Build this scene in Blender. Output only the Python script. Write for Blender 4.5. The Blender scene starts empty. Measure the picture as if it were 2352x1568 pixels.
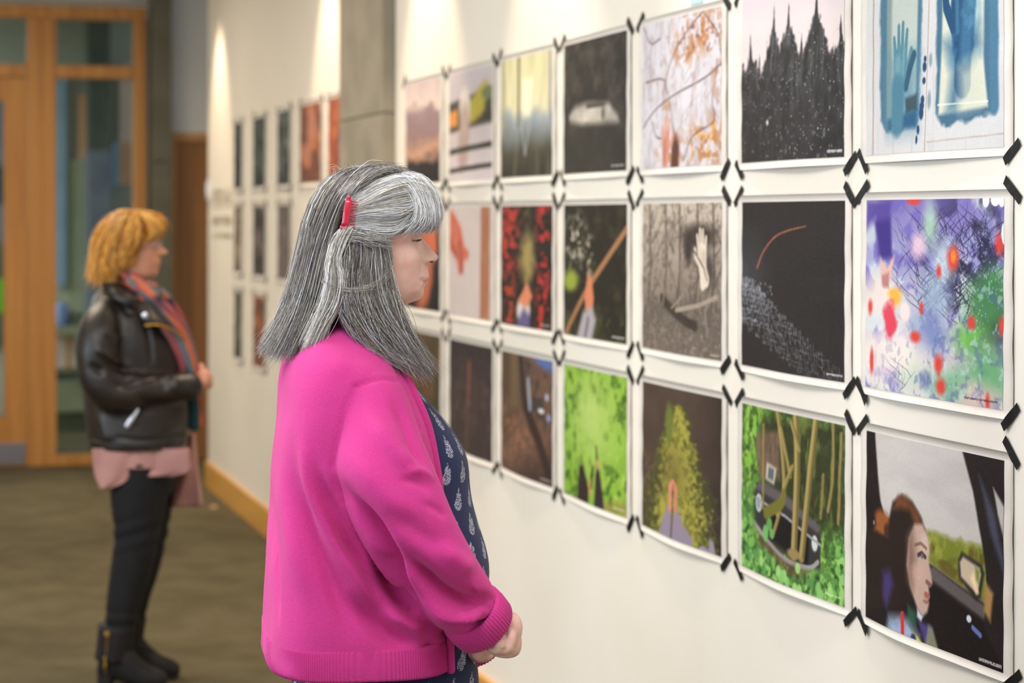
import bpy, bmesh, math, random
import numpy as np
from mathutils import Vector, Matrix
random.seed(7); np.random.seed(7)
R = np.random.default_rng(11)
scn = bpy.context.scene
COL = scn.collection

# ------------------------------------------------------------------ camera, light, exposure
FPX = 5000.0; TH = math.atan(1426/5000); HY = 496.0; CAMZ = 1.6; WALLY = -1.81
FWD = Vector((math.cos(TH), -math.sin(TH), 0)); RGT = Vector((-math.sin(TH), -math.cos(TH), 0))
cam_d = bpy.data.cameras.new('camera'); cam = bpy.data.objects.new('camera', cam_d); COL.objects.link(cam)
cam.location = (0, 0, CAMZ); cam.rotation_euler = (math.pi/2, 0, -math.pi/2 - TH)
cam_d.sensor_fit = 'HORIZONTAL'; cam_d.sensor_width = 36; cam_d.lens = FPX/2352*36
cam_d.shift_x = 0; cam_d.shift_y = -(784-HY)/2352
cam_d.clip_start = 0.05; cam_d.clip_end = 100
cam_d.dof.use_dof = True; cam_d.dof.focus_distance = 3.72; cam_d.dof.aperture_fstop = 3.8
scn.camera = cam
scn.view_settings.view_transform = 'Standard'; scn.view_settings.look = 'None'
scn.view_settings.gamma = 1; scn.view_settings.use_curve_mapping = False
scn.view_settings.exposure = 0.1

world = bpy.data.worlds.new('world'); scn.world = world; world.use_nodes = True
world.node_tree.nodes['Background'].inputs[0].default_value = (0.80, 0.90, 1.0, 1)
world.node_tree.nodes['Background'].inputs[1].default_value = 0.55

def area(name, loc, target, size, power, color, size_y=None):
    d = bpy.data.lights.new(name, 'AREA'); d.energy = power; d.color = color
    d.shape = 'RECTANGLE'; d.size = size; d.size_y = size_y or size
    o = bpy.data.objects.new(name, d); COL.objects.link(o); o.location = loc
    o.rotation_euler = (Vector(target)-Vector(loc)).to_track_quat('-Z', 'Y').to_euler()
    return o
def spot(name, loc, target, power, color, angle, blend, radius=0.03):
    d = bpy.data.lights.new(name, 'SPOT'); d.energy = power; d.color = color
    d.spot_size = math.radians(angle); d.spot_blend = blend; d.shadow_soft_size = radius
    o = bpy.data.objects.new(name, d); COL.objects.link(o); o.location = loc
    o.rotation_euler = (Vector(target)-Vector(loc)).to_track_quat('-Z', 'Y').to_euler()
    return o
WARM = (1.0, 0.80, 0.58); COOL = (0.80, 0.90, 1.0)
# daylight from the glazed left side near the camera, and added overhead fill lights out of view
area('window_daylight', (5.2, 2.85, 1.9), (4.2, -.8, 1.2), 2.2, 105, COOL, 2.0)
area('window_daylight', (0.6, 2.7, 1.8), (2.2, -1.8, 1.4), 2.4, 60, COOL, 2.0)
area('overhead_fill', (2.2, -.1, 3.17), (2.2, -.1, 0), 1.2, 48, (0.97, 0.97, 1.0), 1.2)
area('overhead_fill', (4.8, 0.4, 3.17), (4.8, 0.4, 0), 1.2, 56, (1.0, 0.93, 0.84), 1.2)
area('overhead_fill', (8.6, 0.2, 3.17), (8.6, 0.2, 0), 1.2, 62, (1.0, 0.86, 0.68), 1.2)
area('overhead_fill', (11.8, 0.2, 3.17), (11.8, 0.2, 0), 1.0, 56, (1.0, 0.86, 0.68), 1.0)
# the row of small ceiling spots that wash the picture wall
for sx, pw, cl_ in ((12.45, 105, WARM), (9.2, 105, WARM), (7.38, 112, WARM), (5.95, 100, WARM), (4.5, 68, (1.0, .90, .80)), (3.05, 46, (.98, .97, 1.0))):
    spot('wall_washer', (sx, WALLY+0.30, 3.15), (sx, WALLY+0.17, 1.5), pw, cl_, 60, 0.6)
area('back_room_fill', (16.2, 2.2, 2.9), (16.2, 2.0, 0), 2.0, 170, (0.90, 0.96, 1.0), 2.5)  # added overhead light that brightens the room behind the screen

# ------------------------------------------------------------------ node / mesh helpers
def s2l(c):
    c = np.asarray(c, float)
    return np.where(c <= 0.04045, c/12.92, ((c+0.055)/1.055)**2.4)
def rgb(r, g, b):
    l = s2l(np.array([r, g, b])/255.0); return (float(l[0]), float(l[1]), float(l[2]), 1.0)
def mat(name, color, rough=0.6, metal=0.0, noise=None, bump=None, spec=0.5, sheen=0.0, coat=0.0, trans=0.0, ior=1.45, attr=None, sss=0.0):
    m = bpy.data.materials.new(name); m.use_nodes = True
    nt = m.node_tree; b = nt.nodes['Principled BSDF']
    b.inputs['Base Color'].default_value = color; b.inputs['Roughness'].default_value = rough
    b.inputs['Metallic'].default_value = metal; b.inputs['Specular IOR Level'].default_value = spec
    b.inputs['Sheen Weight'].default_value = sheen; b.inputs['Coat Weight'].default_value = coat
    b.inputs['Transmission Weight'].default_value = trans; b.inputs['IOR'].default_value = ior
    if sss:
        b.inputs['Subsurface Weight'].default_value = sss; b.inputs['Subsurface Scale'].default_value = 0.01
        b.inputs['Subsurface Radius'].default_value = (1, .4, .25)
    tc = None
    def coords(scale):
        nonlocal tc
        if tc is None: tc = nt.nodes.new('ShaderNodeTexCoord')
        mp = nt.nodes.new('ShaderNodeMapping'); mp.inputs['Scale'].default_value = scale
        nt.links.new(tc.outputs['Object'], mp.inputs['Vector']); return mp
    src = None
    if attr:
        a = nt.nodes.new('ShaderNodeVertexColor'); a.layer_name = attr; src = a.outputs['Color']
    if noise:   # (color2, scale xyz, detail, lo, hi)
        c2, sc, det, lo, hi = noise
        mp = coords(sc); n = nt.nodes.new('ShaderNodeTexNoise'); n.inputs['Scale'].default_value = 1; n.inputs['Detail'].default_value = det
        nt.links.new(mp.outputs[0], n.inputs['Vector'])
        mr = nt.nodes.new('ShaderNodeMapRange'); mr.inputs[1].default_value = lo; mr.inputs[2].default_value = hi
        nt.links.new(n.outputs[0], mr.inputs[0])
        mx = nt.nodes.new('ShaderNodeMix'); mx.data_type = 'RGBA'
        nt.links.new(mr.outputs[0], mx.inputs[0]); mx.inputs[6].default_value = color; mx.inputs[7].default_value = c2
        if src is not None: nt.links.new(src, mx.inputs[6])
        src = mx.outputs[2]
    if src is not None: nt.links.new(src, b.inputs['Base Color'])
    if bump:    # (scale xyz, detail, strength, distance)
        sc, det, st, dist = bump
        mp = coords(sc); n = nt.nodes.new('ShaderNodeTexNoise'); n.inputs['Scale'].default_value = 1; n.inputs['Detail'].default_value = det
        nt.links.new(mp.outputs[0], n.inputs['Vector'])
        bp = nt.nodes.new('ShaderNodeBump'); bp.inputs['Strength'].default_value = st; bp.inputs['Distance'].default_value = dist
        nt.links.new(n.outputs[0], bp.inputs['Height']); nt.links.new(bp.outputs[0], b.inputs['Normal'])
    return m

def mesh_obj(name, V, F, m, parent=None, smooth=True, colors=None, uv=None, loc=None):
    V = np.asarray(V, float)
    me = bpy.data.meshes.new(name)
    if isinstance(F, np.ndarray) and F.ndim == 2:
        n, k = F.shape
        me.vertices.add(len(V)); me.vertices.foreach_set('co', V.astype(np.float32).ravel())
        me.loops.add(n*k); me.loops.foreach_set('vertex_index', F.astype(np.int32).ravel())
        me.polygons.add(n); me.polygons.foreach_set('loop_start', np.arange(0, n*k, k, dtype=np.int32))
        me.update(calc_edges=True)
    else:
        me.from_pydata([tuple(v) for v in V], [], [tuple(int(i) for i in f) for f in F]); me.update()
    if smooth: me.polygons.foreach_set('use_smooth', np.ones(len(me.polygons), bool))
    if colors is not None:
        a = me.color_attributes.new('Col', 'FLOAT_COLOR', 'POINT')
        c = np.ones((len(V), 4), np.float32); c[:, :3] = colors; a.data.foreach_set('color', c.ravel())
    if uv is not None:
        l = me.uv_layers.new(name='UVMap')
        vi = np.zeros(len(me.loops), np.int32); me.loops.foreach_get('vertex_index', vi)
        l.data.foreach_set('uv', np.asarray(uv, np.float32)[vi].ravel())
    if m is not None: me.materials.append(m)
    me.validate()
    o = bpy.data.objects.new(name, me); COL.objects.link(o)
    if parent is not None: o.parent = parent
    if loc is not None: o.location = loc
    return o
def tag(o, label=None, cat=None, group=None, kind=None):
    if label: o['label'] = label
    if cat: o['category'] = cat
    if group: o['group'] = group
    if kind: o['kind'] = kind
    return o
def empty(name, loc=(0, 0, 0), rz=0.0):
    o = bpy.data.objects.new(name, None); COL.objects.link(o); o.location = loc; o.rotation_euler = (0, 0, rz); o.empty_display_size = .1
    return o
def box_vf(x0, x1, y0, y1, z0, z1, bev=0.0):
    bm = bmesh.new(); bmesh.ops.create_cube(bm, size=1)
    for v in bm.verts: v.co = Vector(((x0+x1)/2+v.co.x*(x1-x0), (y0+y1)/2+v.co.y*(y1-y0), (z0+z1)/2+v.co.z*(z1-z0)))
    if bev: bmesh.ops.bevel(bm, geom=bm.edges[:], offset=bev, segments=2, affect='EDGES', profile=.6)
    bm.verts.index_update()
    V = np.array([v.co[:] for v in bm.verts]); F = [[v.index for v in f.verts] for f in bm.faces]; bm.free()
    return V, F
def box(name, x0, x1, y0, y1, z0, z1, m, parent=None, bev=0.003, origin=True):
    """a box given in world (or parent) coordinates; its origin sits at its base centre"""
    c = np.array(((x0+x1)/2, (y0+y1)/2, z0)) if origin else np.zeros(3)
    V, F = box_vf(min(x0, x1), max(x0, x1), min(y0, y1), max(y0, y1), z0, z1, bev)
    return mesh_obj(name, V-c, F, m, parent, smooth=False, loc=tuple(c))
def merge(parts):
    Vs, Fs, n = [], [], 0
    for V, F in parts:
        V = np.asarray(V, float); Vs.append(V); Fs += [[int(i)+n for i in f] for f in F]; n += len(V)
    return np.vstack(Vs), Fs
def loft(rings, cap=True):
    """rings: list of (n,3) arrays"""
    n = len(rings[0]); V = np.vstack(rings); F = []
    for i in range(len(rings)-1):
        for j in range(n):
            k = (j+1) % n
            F.append((i*n+j, i*n+k, (i+1)*n+k, (i+1)*n+j))
    if cap:
        F.append(tuple(range(n-1, -1, -1))); F.append(tuple((len(rings)-1)*n+j for j in range(n)))
    return V, F
def smooth_path(P, n):
    """Catmull-Rom resample of rows (any dims)"""
    P = np.asarray(P, float); m = len(P)
    if m == 2: return P[0]+(P[1]-P[0])*np.linspace(0, 1, n)[:, None]
    Q = np.vstack([2*P[0]-P[1], P, 2*P[-1]-P[-2]])
    t = np.linspace(0, m-1-1e-9, n); i = t.astype(int); f = (t-i)[:, None]
    a, b, c, d = Q[i], Q[i+1], Q[i+2], Q[i+3]
    return .5*((2*b)+(-a+c)*f+(2*a-5*b+4*c-d)*f**2+(-a+3*b-3*c+d)*f**3)
def tube(path, radii, seg=20, n=24, flat=None, up=(0, 0, 1), rounded=True):
    """closed tube along path with radius list; flat scales the second axis"""
    P = smooth_path(np.column_stack([np.asarray(path, float), np.asarray(radii, float)]), n)
    C, r = P[:, :3], P[:, 3]
    T = np.gradient(C, axis=0); T /= np.linalg.norm(T, axis=1)[:, None]
    up = np.asarray(up, float); rings = []
    a = np.linspace(0, 2*np.pi, seg, endpoint=False)
    for i in range(n):
        x = np.cross(up, T[i]); x = np.array([1., 0, 0]) if np.linalg.norm(x) < 1e-4 else x/np.linalg.norm(x)
        y = np.cross(T[i], x); fl = 1 if flat is None else flat
        rings.append(C[i]+r[i]*(np.cos(a)[:, None]*x+fl*np.sin(a)[:, None]*y))
    if rounded:
        pre, post = [], []
        for e, s, lst in ((0, -1, pre), (n-1, 1, post)):
            for k in (.5, .87):
                lst.append(C[e]+T[e]*s*r[e]*k*.8+(rings[e]-C[e])*math.sqrt(max(0, 1-k*k)))
        rings = pre[::-1]+rings+post
    return loft(rings)
def ellipsoid(c, r, rot=None, u=20, v=12):
    bm = bmesh.new(); bmesh.ops.create_uvsphere(bm, u_segments=u, v_segments=v, radius=1)
    bm.verts.index_update()
    V = np.array([q.co[:] for q in bm.verts])*np.asarray(r); F = [[q.index for q in f.verts] for f in bm.faces]; bm.free()
    if rot is not None: V = V@np.array(Matrix.Rotation(rot[1], 3, rot[0])).T
    return V+np.asarray(c), F
def remesh(parts, voxel, it=4, fac=.5):
    V, F = merge(parts)
    me = bpy.data.meshes.new('tmp'); me.from_pydata([tuple(v) for v in V], [], [tuple(f) for f in F]); me.update()
    o = bpy.data.objects.new('tmp', me); COL.objects.link(o)
    bm = bmesh.new(); bm.from_mesh(me); bmesh.ops.recalc_face_normals(bm, faces=bm.faces[:]); bm.to_mesh(me); bm.free()
    r = o.modifiers.new('r', 'REMESH'); r.mode = 'VOXEL'; r.voxel_size = voxel
    if it: s = o.modifiers.new('s', 'SMOOTH'); s.iterations = it; s.factor = fac
    dg = bpy.context.evaluated_depsgraph_get(); ev = o.evaluated_get(dg); em = ev.to_mesh()
    n = len(em.vertices); W = np.zeros(n*3, np.float32); em.vertices.foreach_get('co', W)
    NN = np.zeros(n*3, np.float32); em.vertices.foreach_get('normal', NN)
    Fq = [tuple(p.vertices) for p in em.polygons]
    ev.to_mesh_clear(); bpy.data.objects.remove(o); bpy.data.meshes.remove(me)
    return W.reshape(-1, 3).astype(float), Fq, NN.reshape(-1, 3).astype(float)
def seg_dist(px, py, pts):
    """distance of points to a polyline, and parameter 0..1 along it"""
    best = np.full(np.shape(px), 1e9); par = np.zeros(np.shape(px)); n = len(pts)-1
    for i in range(n):
        (x0, y0), (x1, y1) = pts[i][:2], pts[i+1][:2]
        dx, dy = x1-x0, y1-y0; t = np.clip(((px-x0)*dx+(py-y0)*dy)/(dx*dx+dy*dy+1e-12), 0, 1)
        d = np.hypot(px-x0-t*dx, py-y0-t*dy); k = d < best
        best = np.where(k, d, best); par = np.where(k, (i+t)/n, par)
    return best, par

# ------------------------------------------------------------------ materials of the place
M = {}
M['plaster'] = mat('wall_plaster', rgb(228, 221, 209), .75, noise=(rgb(222, 214, 200), (1.3, 1.3, 1.3), 3, .45, .7), bump=((60, 60, 60), 4, .06, .002))
M['carpet'] = mat('carpet', rgb(100, 92, 70), .95, noise=(rgb(84, 77, 58), (5, 5, 5), 7, .38, .66), bump=((900, 900, 900), 2, .5, .002), spec=.1)
M['oak'] = mat('oak', rgb(205, 146, 76), .42, noise=(rgb(178, 118, 56), (22, 22, 1.1), 4, .35, .7), coat=.1)
M['oak_dark'] = mat('oak_door_veneer', rgb(160, 106, 50), .5, noise=(rgb(132, 84, 38), (16, 16, .9), 4, .35, .7))
M['skirting'] = mat('skirting_oak', rgb(222, 166, 78), .4, noise=(rgb(200, 142, 60), (1.2, 22, 22), 3, .35, .7), coat=.15)
M['stone'] = mat('stone_cladding', rgb(156, 147, 130), .8, noise=(rgb(138, 130, 114), (4, 4, 4), 6, .4, .65), bump=((40, 40, 40), 4, .15, .003))
M['stone_dark'] = mat('stone_dark', rgb(112, 108, 88), .8, noise=(rgb(98, 94, 76), (3, 3, 3), 5, .4, .65))
M['ceiling'] = mat('ceiling_paint', rgb(222, 220, 214), .85, noise=(rgb(216, 214, 208), (2, 2, 2), 2, .4, .7))
M['wall_grey'] = mat('grey_wall_paint', rgb(212, 207, 196), .8, noise=(rgb(204, 199, 188), (1.5, 1.5, 1.5), 3, .4, .7))
M['glass'] = mat('window_glass', (.9, .97, .95, 1), .02, trans=1.0, ior=1.12, spec=.5)
M['steel'] = mat('brushed_steel', rgb(150, 150, 156), .45, .7, noise=(rgb(132, 132, 140), (2, 60, 60), 2, .4, .6))
M['paper'] = mat('poster_paper', rgb(217, 210, 201), .62, noise=(rgb(206, 199, 190), (5, 5, 14), 3, .4, .7), spec=.3)
M['print'] = mat('poster_print', (1, 1, 1, 1), .6, attr='Col', spec=.12)
M['tape'] = mat('black_tape', rgb(14, 16, 16), .55, noise=(rgb(21, 24, 23), (90, 90, 90), 2, .4, .7), spec=.25)
M['white_plastic'] = mat('white_plastic', rgb(226, 228, 236), .4, noise=(rgb(218, 220, 230), (5, 5, 5), 1, .4, .6))

# ------------------------------------------------------------------ the setting
def structure(o): o['kind'] = 'structure'; return o
ENDX = 14.25; WEND = 12.93
structure(box('floor', -6, 22, WALLY-2.2, 3.2, -.1, 0, M['carpet'], bev=0))
structure(box('ceiling', -6, 22, WALLY-2.2, 3.2, 3.2, 3.3, M['ceiling'], bev=0))
structure(box('wall_right', -6, WEND, WALLY-.22, WALLY, 0, 3.2, M['plaster'], bev=.004))
structure(box('wall_left', 4.6, 22, 3.0, 3.2, 0, 3.2, M['wall_grey'], bev=0))
structure(box('baseboard_right', -6, WEND+.02, WALLY, WALLY+.02, 0, .147, M['skirting'], bev=.004))
structure(box('baseboard_return', WEND, WEND+.02, WALLY-.22, WALLY+.02, 0, .147, M['skirting'], bev=.003))
def yat(px, X):     # world y of image column px on the plane x = X
    t = (px-1176)/FPX; d = FWD+RGT*t; return X/d.x*d.y
def zat(px, py, X):
    t = (px-1176)/FPX; d = FWD+RGT*t; return CAMZ+(HY-py)/FPX*(X/d.x)
# pilaster of stone blocks on the picture wall
pil = structure(empty('trim_1', (8.34, WALLY, 0)))
zs = [0, .62, 1.28, 1.985, 2.62, 3.2]
for k in range(5):
    box('stone_block', 7.934-8.34, 8.745-8.34, .0, .05, zs[k]+.003, zs[k+1]-.003, M['stone'], pil, bev=.004)
box('mortar_core', 7.94-8.34, 8.74-8.34, -.002, .045, 0, 3.2, M['stone_dark'], pil, bev=0)
# end wall: lintel, stone pillar, plain wall with a timber door
yL0, yL1 = yat(-260, ENDX), yat(338, ENDX)
yP1 = yat(388, ENDX)
structure(box('wall_end_lintel', ENDX, ENDX+.2, yL0+.8, yP1, 2.985, 3.2, M['wall_grey'], bev=0))
structure(box('wall_end', ENDX, ENDX+.2, WALLY-2.2, yP1, 2.14, 3.2, M['wall_grey'], bev=0))
structure(box('wall_end_right', ENDX, ENDX+.2, WALLY-2.2, yat(560, ENDX), 0, 2.14, M['wall_grey'], bev=0))
pp = structure(empty('trim_2', (ENDX-.05, (yat(342, ENDX)+yP1)/2, 0)))
hw = abs(yP1-yat(342, ENDX))/2
for z0, z1 in ((0, .9), (.9, 1.95), (1.95, 3.2)):
    box('stone_block', -.1, .1, -hw, hw, z0+.002, z1-.002, M['stone_dark'], pp, bev=.004)
d2 = structure(empty('door_2', (ENDX+.02, (yP1+yat(560, ENDX))/2, 0)))
dh = abs(yP1-yat(560, ENDX))/2
box('frame', -.04, .1, dh-.045, dh, 0, 2.14, M['oak'], d2); box('frame', -.04, .1, -dh, -dh+.045, 0, 2.14, M['oak'], d2)
box('frame_head', -.04, .1, -dh+.045, dh-.045, 2.09, 2.14, M['oak'], d2)
box('leaf', 0, .045, -dh+.048, dh-.048, .008, 2.085, M['oak_dark'], d2)
hd = box('handle_plate', -.012, 0, -dh+.09, -dh+.13, .95, 1.15, M['steel'], d2)
# glazed oak screen with a door on the left
def zE(py): return CAMZ+(HY-py)/FPX*14.1
scr = structure(empty('window_1', (ENDX, yat(230, ENDX), 0)))
oy, ox = scr.location.y, ENDX
def wood(name, pxa, pxb, za, zb, x0=-.05, x1=.07, m='oak', bev=.006):
    return box(name, x0, x1, yat(pxa, ENDX)-oy, yat(pxb, ENDX)-oy, za, zb, M[m], scr, bev)
wood('header', -300, 335, zE(48), zE(17))
wood('stile', 306, 335, 0, zE(48)); wood('mullion', 98, 128, 0, zE(48))
wood('transom', 128, 306, zE(182), zE(153)); wood('transom', -300, 62, zE(182), zE(153))
wood('bottom_rail', 128, 306, 0, zE(1040))
wood('door_jamb', 62, 98, 0, zE(48)); 
def pane(pxa, pxb, za, zb): return box('pane', .005, .013, yat(pxa, ENDX)-oy, yat(pxb, ENDX)-oy, za, zb, M['glass'], scr, bev=0)
pane(128, 306, zE(1040), zE(182)); pane(128, 306, zE(153), zE(48)); pane(-300, 62, zE(153), zE(48))
d1 = structure(empty('door_1', (ENDX-.02, yat(-100, ENDX), 0))); oy1 = d1.location.y
def dwood(name, pxa, pxb, za, zb, m='oak', x0=-.02, x1=.03): return box(name, x0, x1, yat(pxa, ENDX)-oy1, yat(pxb, ENDX)-oy1, za, zb, M[m], d1)
dwood('door_stile', 8, 60, .01, zE(184)); dwood('door_stile', -260, -208, .01, zE(184))
dwood('top_rail', -208, 8, zE(236), zE(184)); dwood('bottom_rail', -208, 8, .01, zE(950))
dwood('kick_plate', -258, 58, .02, zE(1008), 'steel', -.024, -.018)
box('pane', .002, .01, yat(-208, ENDX)-oy1, yat(8, ENDX)-oy1, zE(950), zE(236), M['glass'], d1, bev=0)

# ------------------------------------------------------------------ the room behind the glazed screen
BX = 17.6
M['pale_green'] = mat('pale_green_wall', rgb(176, 184, 168), .8, noise=(rgb(164, 172, 158), (1, 1, 1), 3, .4, .7))
M['slate'] = mat('slate_column', rgb(84, 94, 84), .7, noise=(rgb(72, 82, 76), (3, 3, 3), 4, .4, .7))
M['blue_grey'] = mat('blue_grey_board', rgb(120, 130, 140), .7, noise=(rgb(106, 114, 130), (4, 4, 4), 3, .4, .7))
M['peach'] = mat('peach_board_and_glow', rgb(226, 180, 140), .7, noise=(rgb(216, 170, 132), (4, 4, 4), 2, .4, .7))
M['blush'] = mat('blush_panel', rgb(238, 218, 204), .7, noise=(rgb(228, 206, 194), (4, 4, 4), 2, .4, .7))
M['sky_blue'] = mat('pale_blue_frame', rgb(150, 186, 206), .5, noise=(rgb(136, 172, 196), (4, 4, 4), 2, .4, .7))
M['ochre'] = mat('ochre_wood', rgb(186, 140, 66), .5, noise=(rgb(168, 122, 54), (10, 10, 2), 3, .4, .7))
M['sage'] = mat('sage_panel', rgb(170, 180, 148), .6, noise=(rgb(158, 168, 138), (4, 4, 4), 2, .4, .7))
M['dark_sage'] = mat('dark_sage', rgb(92, 104, 84), .6, noise=(rgb(82, 94, 76), (4, 4, 4), 2, .4, .7))
M['cup_blue'] = mat('blue_plastic', rgb(120, 150, 205), .35, noise=(rgb(110, 140, 196), (4, 4, 4), 2, .4, .7))
M['cup_red'] = mat('dull_red_plastic', rgb(170, 84, 84), .4, noise=(rgb(158, 76, 78), (4, 4, 4), 2, .4, .7))
M['green'] = mat('bright_green_plastic', rgb(110, 190, 40), .4, noise=(rgb(100, 178, 36), (4, 4, 4), 2, .4, .7))
M['teal'] = mat('teal_fabric', rgb(24, 76, 84), .7, noise=(rgb(20, 66, 76), (30, 30, 30), 2, .4, .7))
structure(box('wall_back', BX+.4, BX+.6, -3.0, 3.0, 0, 3.2, M['pale_green'], bev=0))
def bb(name, pxa, pxb, pya, pyb, m, X=BX, dx=.06, bev=.004, parent=None):
    pm = (pxa+pxb)/2; o = parent.location if parent else Vector((0, 0, 0))
    return box(name, X-o.x, X+dx-o.x, yat(pxa, X)-o.y, yat(pxb, X)-o.y, zat(pm, pyb, X)-o.z, zat(pm, pya, X)-o.z, M[m], parent, bev)
def floored(px, X): return Vector((X, yat(px, X), 0))
# dark column with a blue-grey board below
c = structure(empty('trim_3', floored(228, BX)))
bb('column_shaft', 205, 253, -60, 345, 'slate', parent=c, dx=.3); bb('column_foot', 203, 255, 345, 956, 'blue_grey', parent=c, dx=.32)
w = structure(empty('reflected_scallop', floored(193, BX+.32))); bb('panel', 181, 206, 215, 366, 'peach', X=BX+.34, parent=w)  # no real panel: stands in for the reflected scallop of a wall light, put into the peach colour
w = structure(empty('trim_5', floored(140, BX+.3))); bb('frame', 124, 152, 170, 655, 'sky_blue', X=BX+.3, parent=w)
w = structure(empty('trim_6', floored(290, BX+.3)))
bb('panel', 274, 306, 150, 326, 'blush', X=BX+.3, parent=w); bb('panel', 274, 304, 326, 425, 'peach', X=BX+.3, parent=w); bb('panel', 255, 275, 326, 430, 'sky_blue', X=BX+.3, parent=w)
w = structure(empty('trim_7', floored(166, BX+.3))); bb('panel', 152, 204, 366, 730, 'sage', X=BX+.34, parent=w)
# low open shelf unit with things on it
sh = empty('low_shelf_unit', floored(185, 16.4)); X = 16.4
tag(sh, 'pale green low shelf unit with ochre posts behind the glass screen', 'shelf')
bb('top_board', 120, 260, 752, 770, 'sage', X=X, dx=.45, parent=sh); bb('shelf_board', 120, 260, 852, 874, 'dark_sage', X=X, dx=.45, parent=sh)
bb('back_panel', 120, 260, 770, 852, 'blush', X=X+.42, dx=.03, parent=sh); bb('front_panel', 120, 260, 878, 945, 'sage', X=X+.02, dx=.03, parent=sh)
for a in (153, 245): bb('post', a, a+10, 770, 852, 'ochre', X=X+.02, dx=.05, parent=sh)
z0 = zat(185, 945, X)
box('plinth', .05, .4, yat(120, X)-sh.location.y, yat(260, X)-sh.location.y, 0, z0, M['dark_sage'], sh)
def lathe(name, prof, m, parent=None, loc=(0, 0, 0), seg=20):
    a = np.linspace(0, 2*np.pi, seg, endpoint=False)
    V, F = loft([np.column_stack([r*np.cos(a), r*np.sin(a), np.full(seg, z)]) for r, z in prof])
    return mesh_obj(name, V, F, m, parent, loc=loc)
zt = zat(185, 752, 16.4)
tag(lathe('jug', [(.05, 0), (.062, .03), (.058, .10), (.042, .14), (.046, .17), (.04, .172)], M['cup_blue'], loc=(16.6, yat(142, 16.6), zt+.001)), 'pale blue jug standing on the low shelf unit', 'jug')
tag(lathe('beaker', [(.03, 0), (.036, .09), (.04, .12), (.037, .121)], M['cup_red'], loc=(16.75, yat(156, 16.75), zt+.001)), 'dull red beaker behind the blue jug on the shelf unit', 'beaker')
tag(box('storage_box', 16.5, 16.75, yat(172, 16.5), yat(200, 16.5), zt+.001, zt+.10, M['dark_sage'], bev=.008), 'dark green storage box on top of the shelf unit', 'box')
nb = empty('notice_board', floored(-20, BX+.34)); tag(nb, 'green and teal notice seen through the door pane at left edge', 'notice')
bb('board', -60, 14, 230, 560, 'blue_grey', parent=nb, X=BX+.34); bb('green_sheet', -50, 12, 640, 720, 'green', parent=nb, X=BX+.329, dx=.01); bb('teal_sheet', -50, 12, 380, 470, 'teal', parent=nb, X=BX+.329, dx=.01)
bb('lower_board', -60, 14, 560, 790, 'dark_sage', parent=nb, X=BX+.34)

# ------------------------------------------------------------------ small things on the picture wall
def S(px): a = TH+math.atan((px-1176)/FPX); return -WALLY/math.tan(a)
def ZW(px, py): s = S(px); return CAMZ+(HY-py)*(s*math.cos(TH)-WALLY*math.sin(TH))/FPX
tag(box('wall_label', S(1616), S(1588), WALLY, WALLY+.003, ZW(1600, 9), ZW(1600, 9)+.07, mat('blue_card', rgb(176, 206, 222), .6, noise=(rgb(170, 200, 216), (9, 9, 9), 1, .4, .6)), bev=0), 'small pale blue card on the wall above the autumn branches poster', 'label card')
sw = empty('light_switch', (WEND-.06, WALLY, 1.70)); tag(sw, 'white light switch at the far end of the picture wall', 'switch')
box('plate', -.045, .045, 0, .012, 0, .11, M['white_plastic'], sw); box('rocker', -.018, .018, .012, .018, .03, .08, M['white_plastic'], sw, bev=.002)
# faint lettering at the start of the exhibition, too soft to read
lt = empty('wall_lettering', (12.35, WALLY, 1.45)); tag(lt, 'faint grey lettering in three rows on the wall beside the far posters', 'lettering')
M['letter'] = mat('letter_grey', rgb(190, 176, 156), .6, noise=(rgb(178, 164, 146), (9, 9, 9), 1, .4, .6))
M['letter2'] = mat('letter_green', rgb(192, 190, 156), .6, noise=(rgb(184, 184, 150), (9, 9, 9), 1, .4, .6))
rr = random.Random(3)
for z0, z1, nn, mm in ((1.645, 1.75, 7, 'letter'), (1.545, 1.60, 9, 'letter'), (1.475, 1.50, 10, 'letter2')):
    parts = []
    for k in range(nn):
        x = .36-k*.72/nn; wd = .72/nn*.62
        parts.append(box_vf(x-.02, x, 0, .002, z0, z1))
        if rr.random() < .7: parts.append(box_vf(x-wd, x-wd+.02, 0, .002, z0, z1))
        if rr.random() < .8: parts.append(box_vf(x-wd, x, 0, .002, (z0+z1)/2-.008, (z0+z1)/2+.008))
        if rr.random() < .5: parts.append(box_vf(x-wd, x, 0, .002, z1-.014, z1))
    V, F = merge(parts); mesh_obj('letter_row', V-np.array([0, 0, 1.45]), F, M[mm], lt, smooth=False)['kind'] = 'stuff'
lf = np.array([[0, -.02, .002], [.03, -.012, .006], [.055, 0, .003], [.03, .014, .007], [0, .02, .002], [-.03, .004, .004]])
lf = np.vstack([lf, lf+[0, 0, .0015]])
t = (492-1176)/FPX; dpt = FPX*CAMZ/(1166-HY); pl = FWD*dpt+RGT*(t*dpt)
tag(mesh_obj('paper_scrap', lf, [(0, 1, 2, 3, 4, 5)[::-1], (6, 7, 8, 9, 10, 11)]+[(i, (i+1) % 6, 6+(i+1) % 6, 6+i) for i in range(6)], M['peach'], smooth=False, loc=(pl.x, pl.y, .0)), 'tiny peach scrap lying on the carpet by the skirting', 'scrap')

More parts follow.
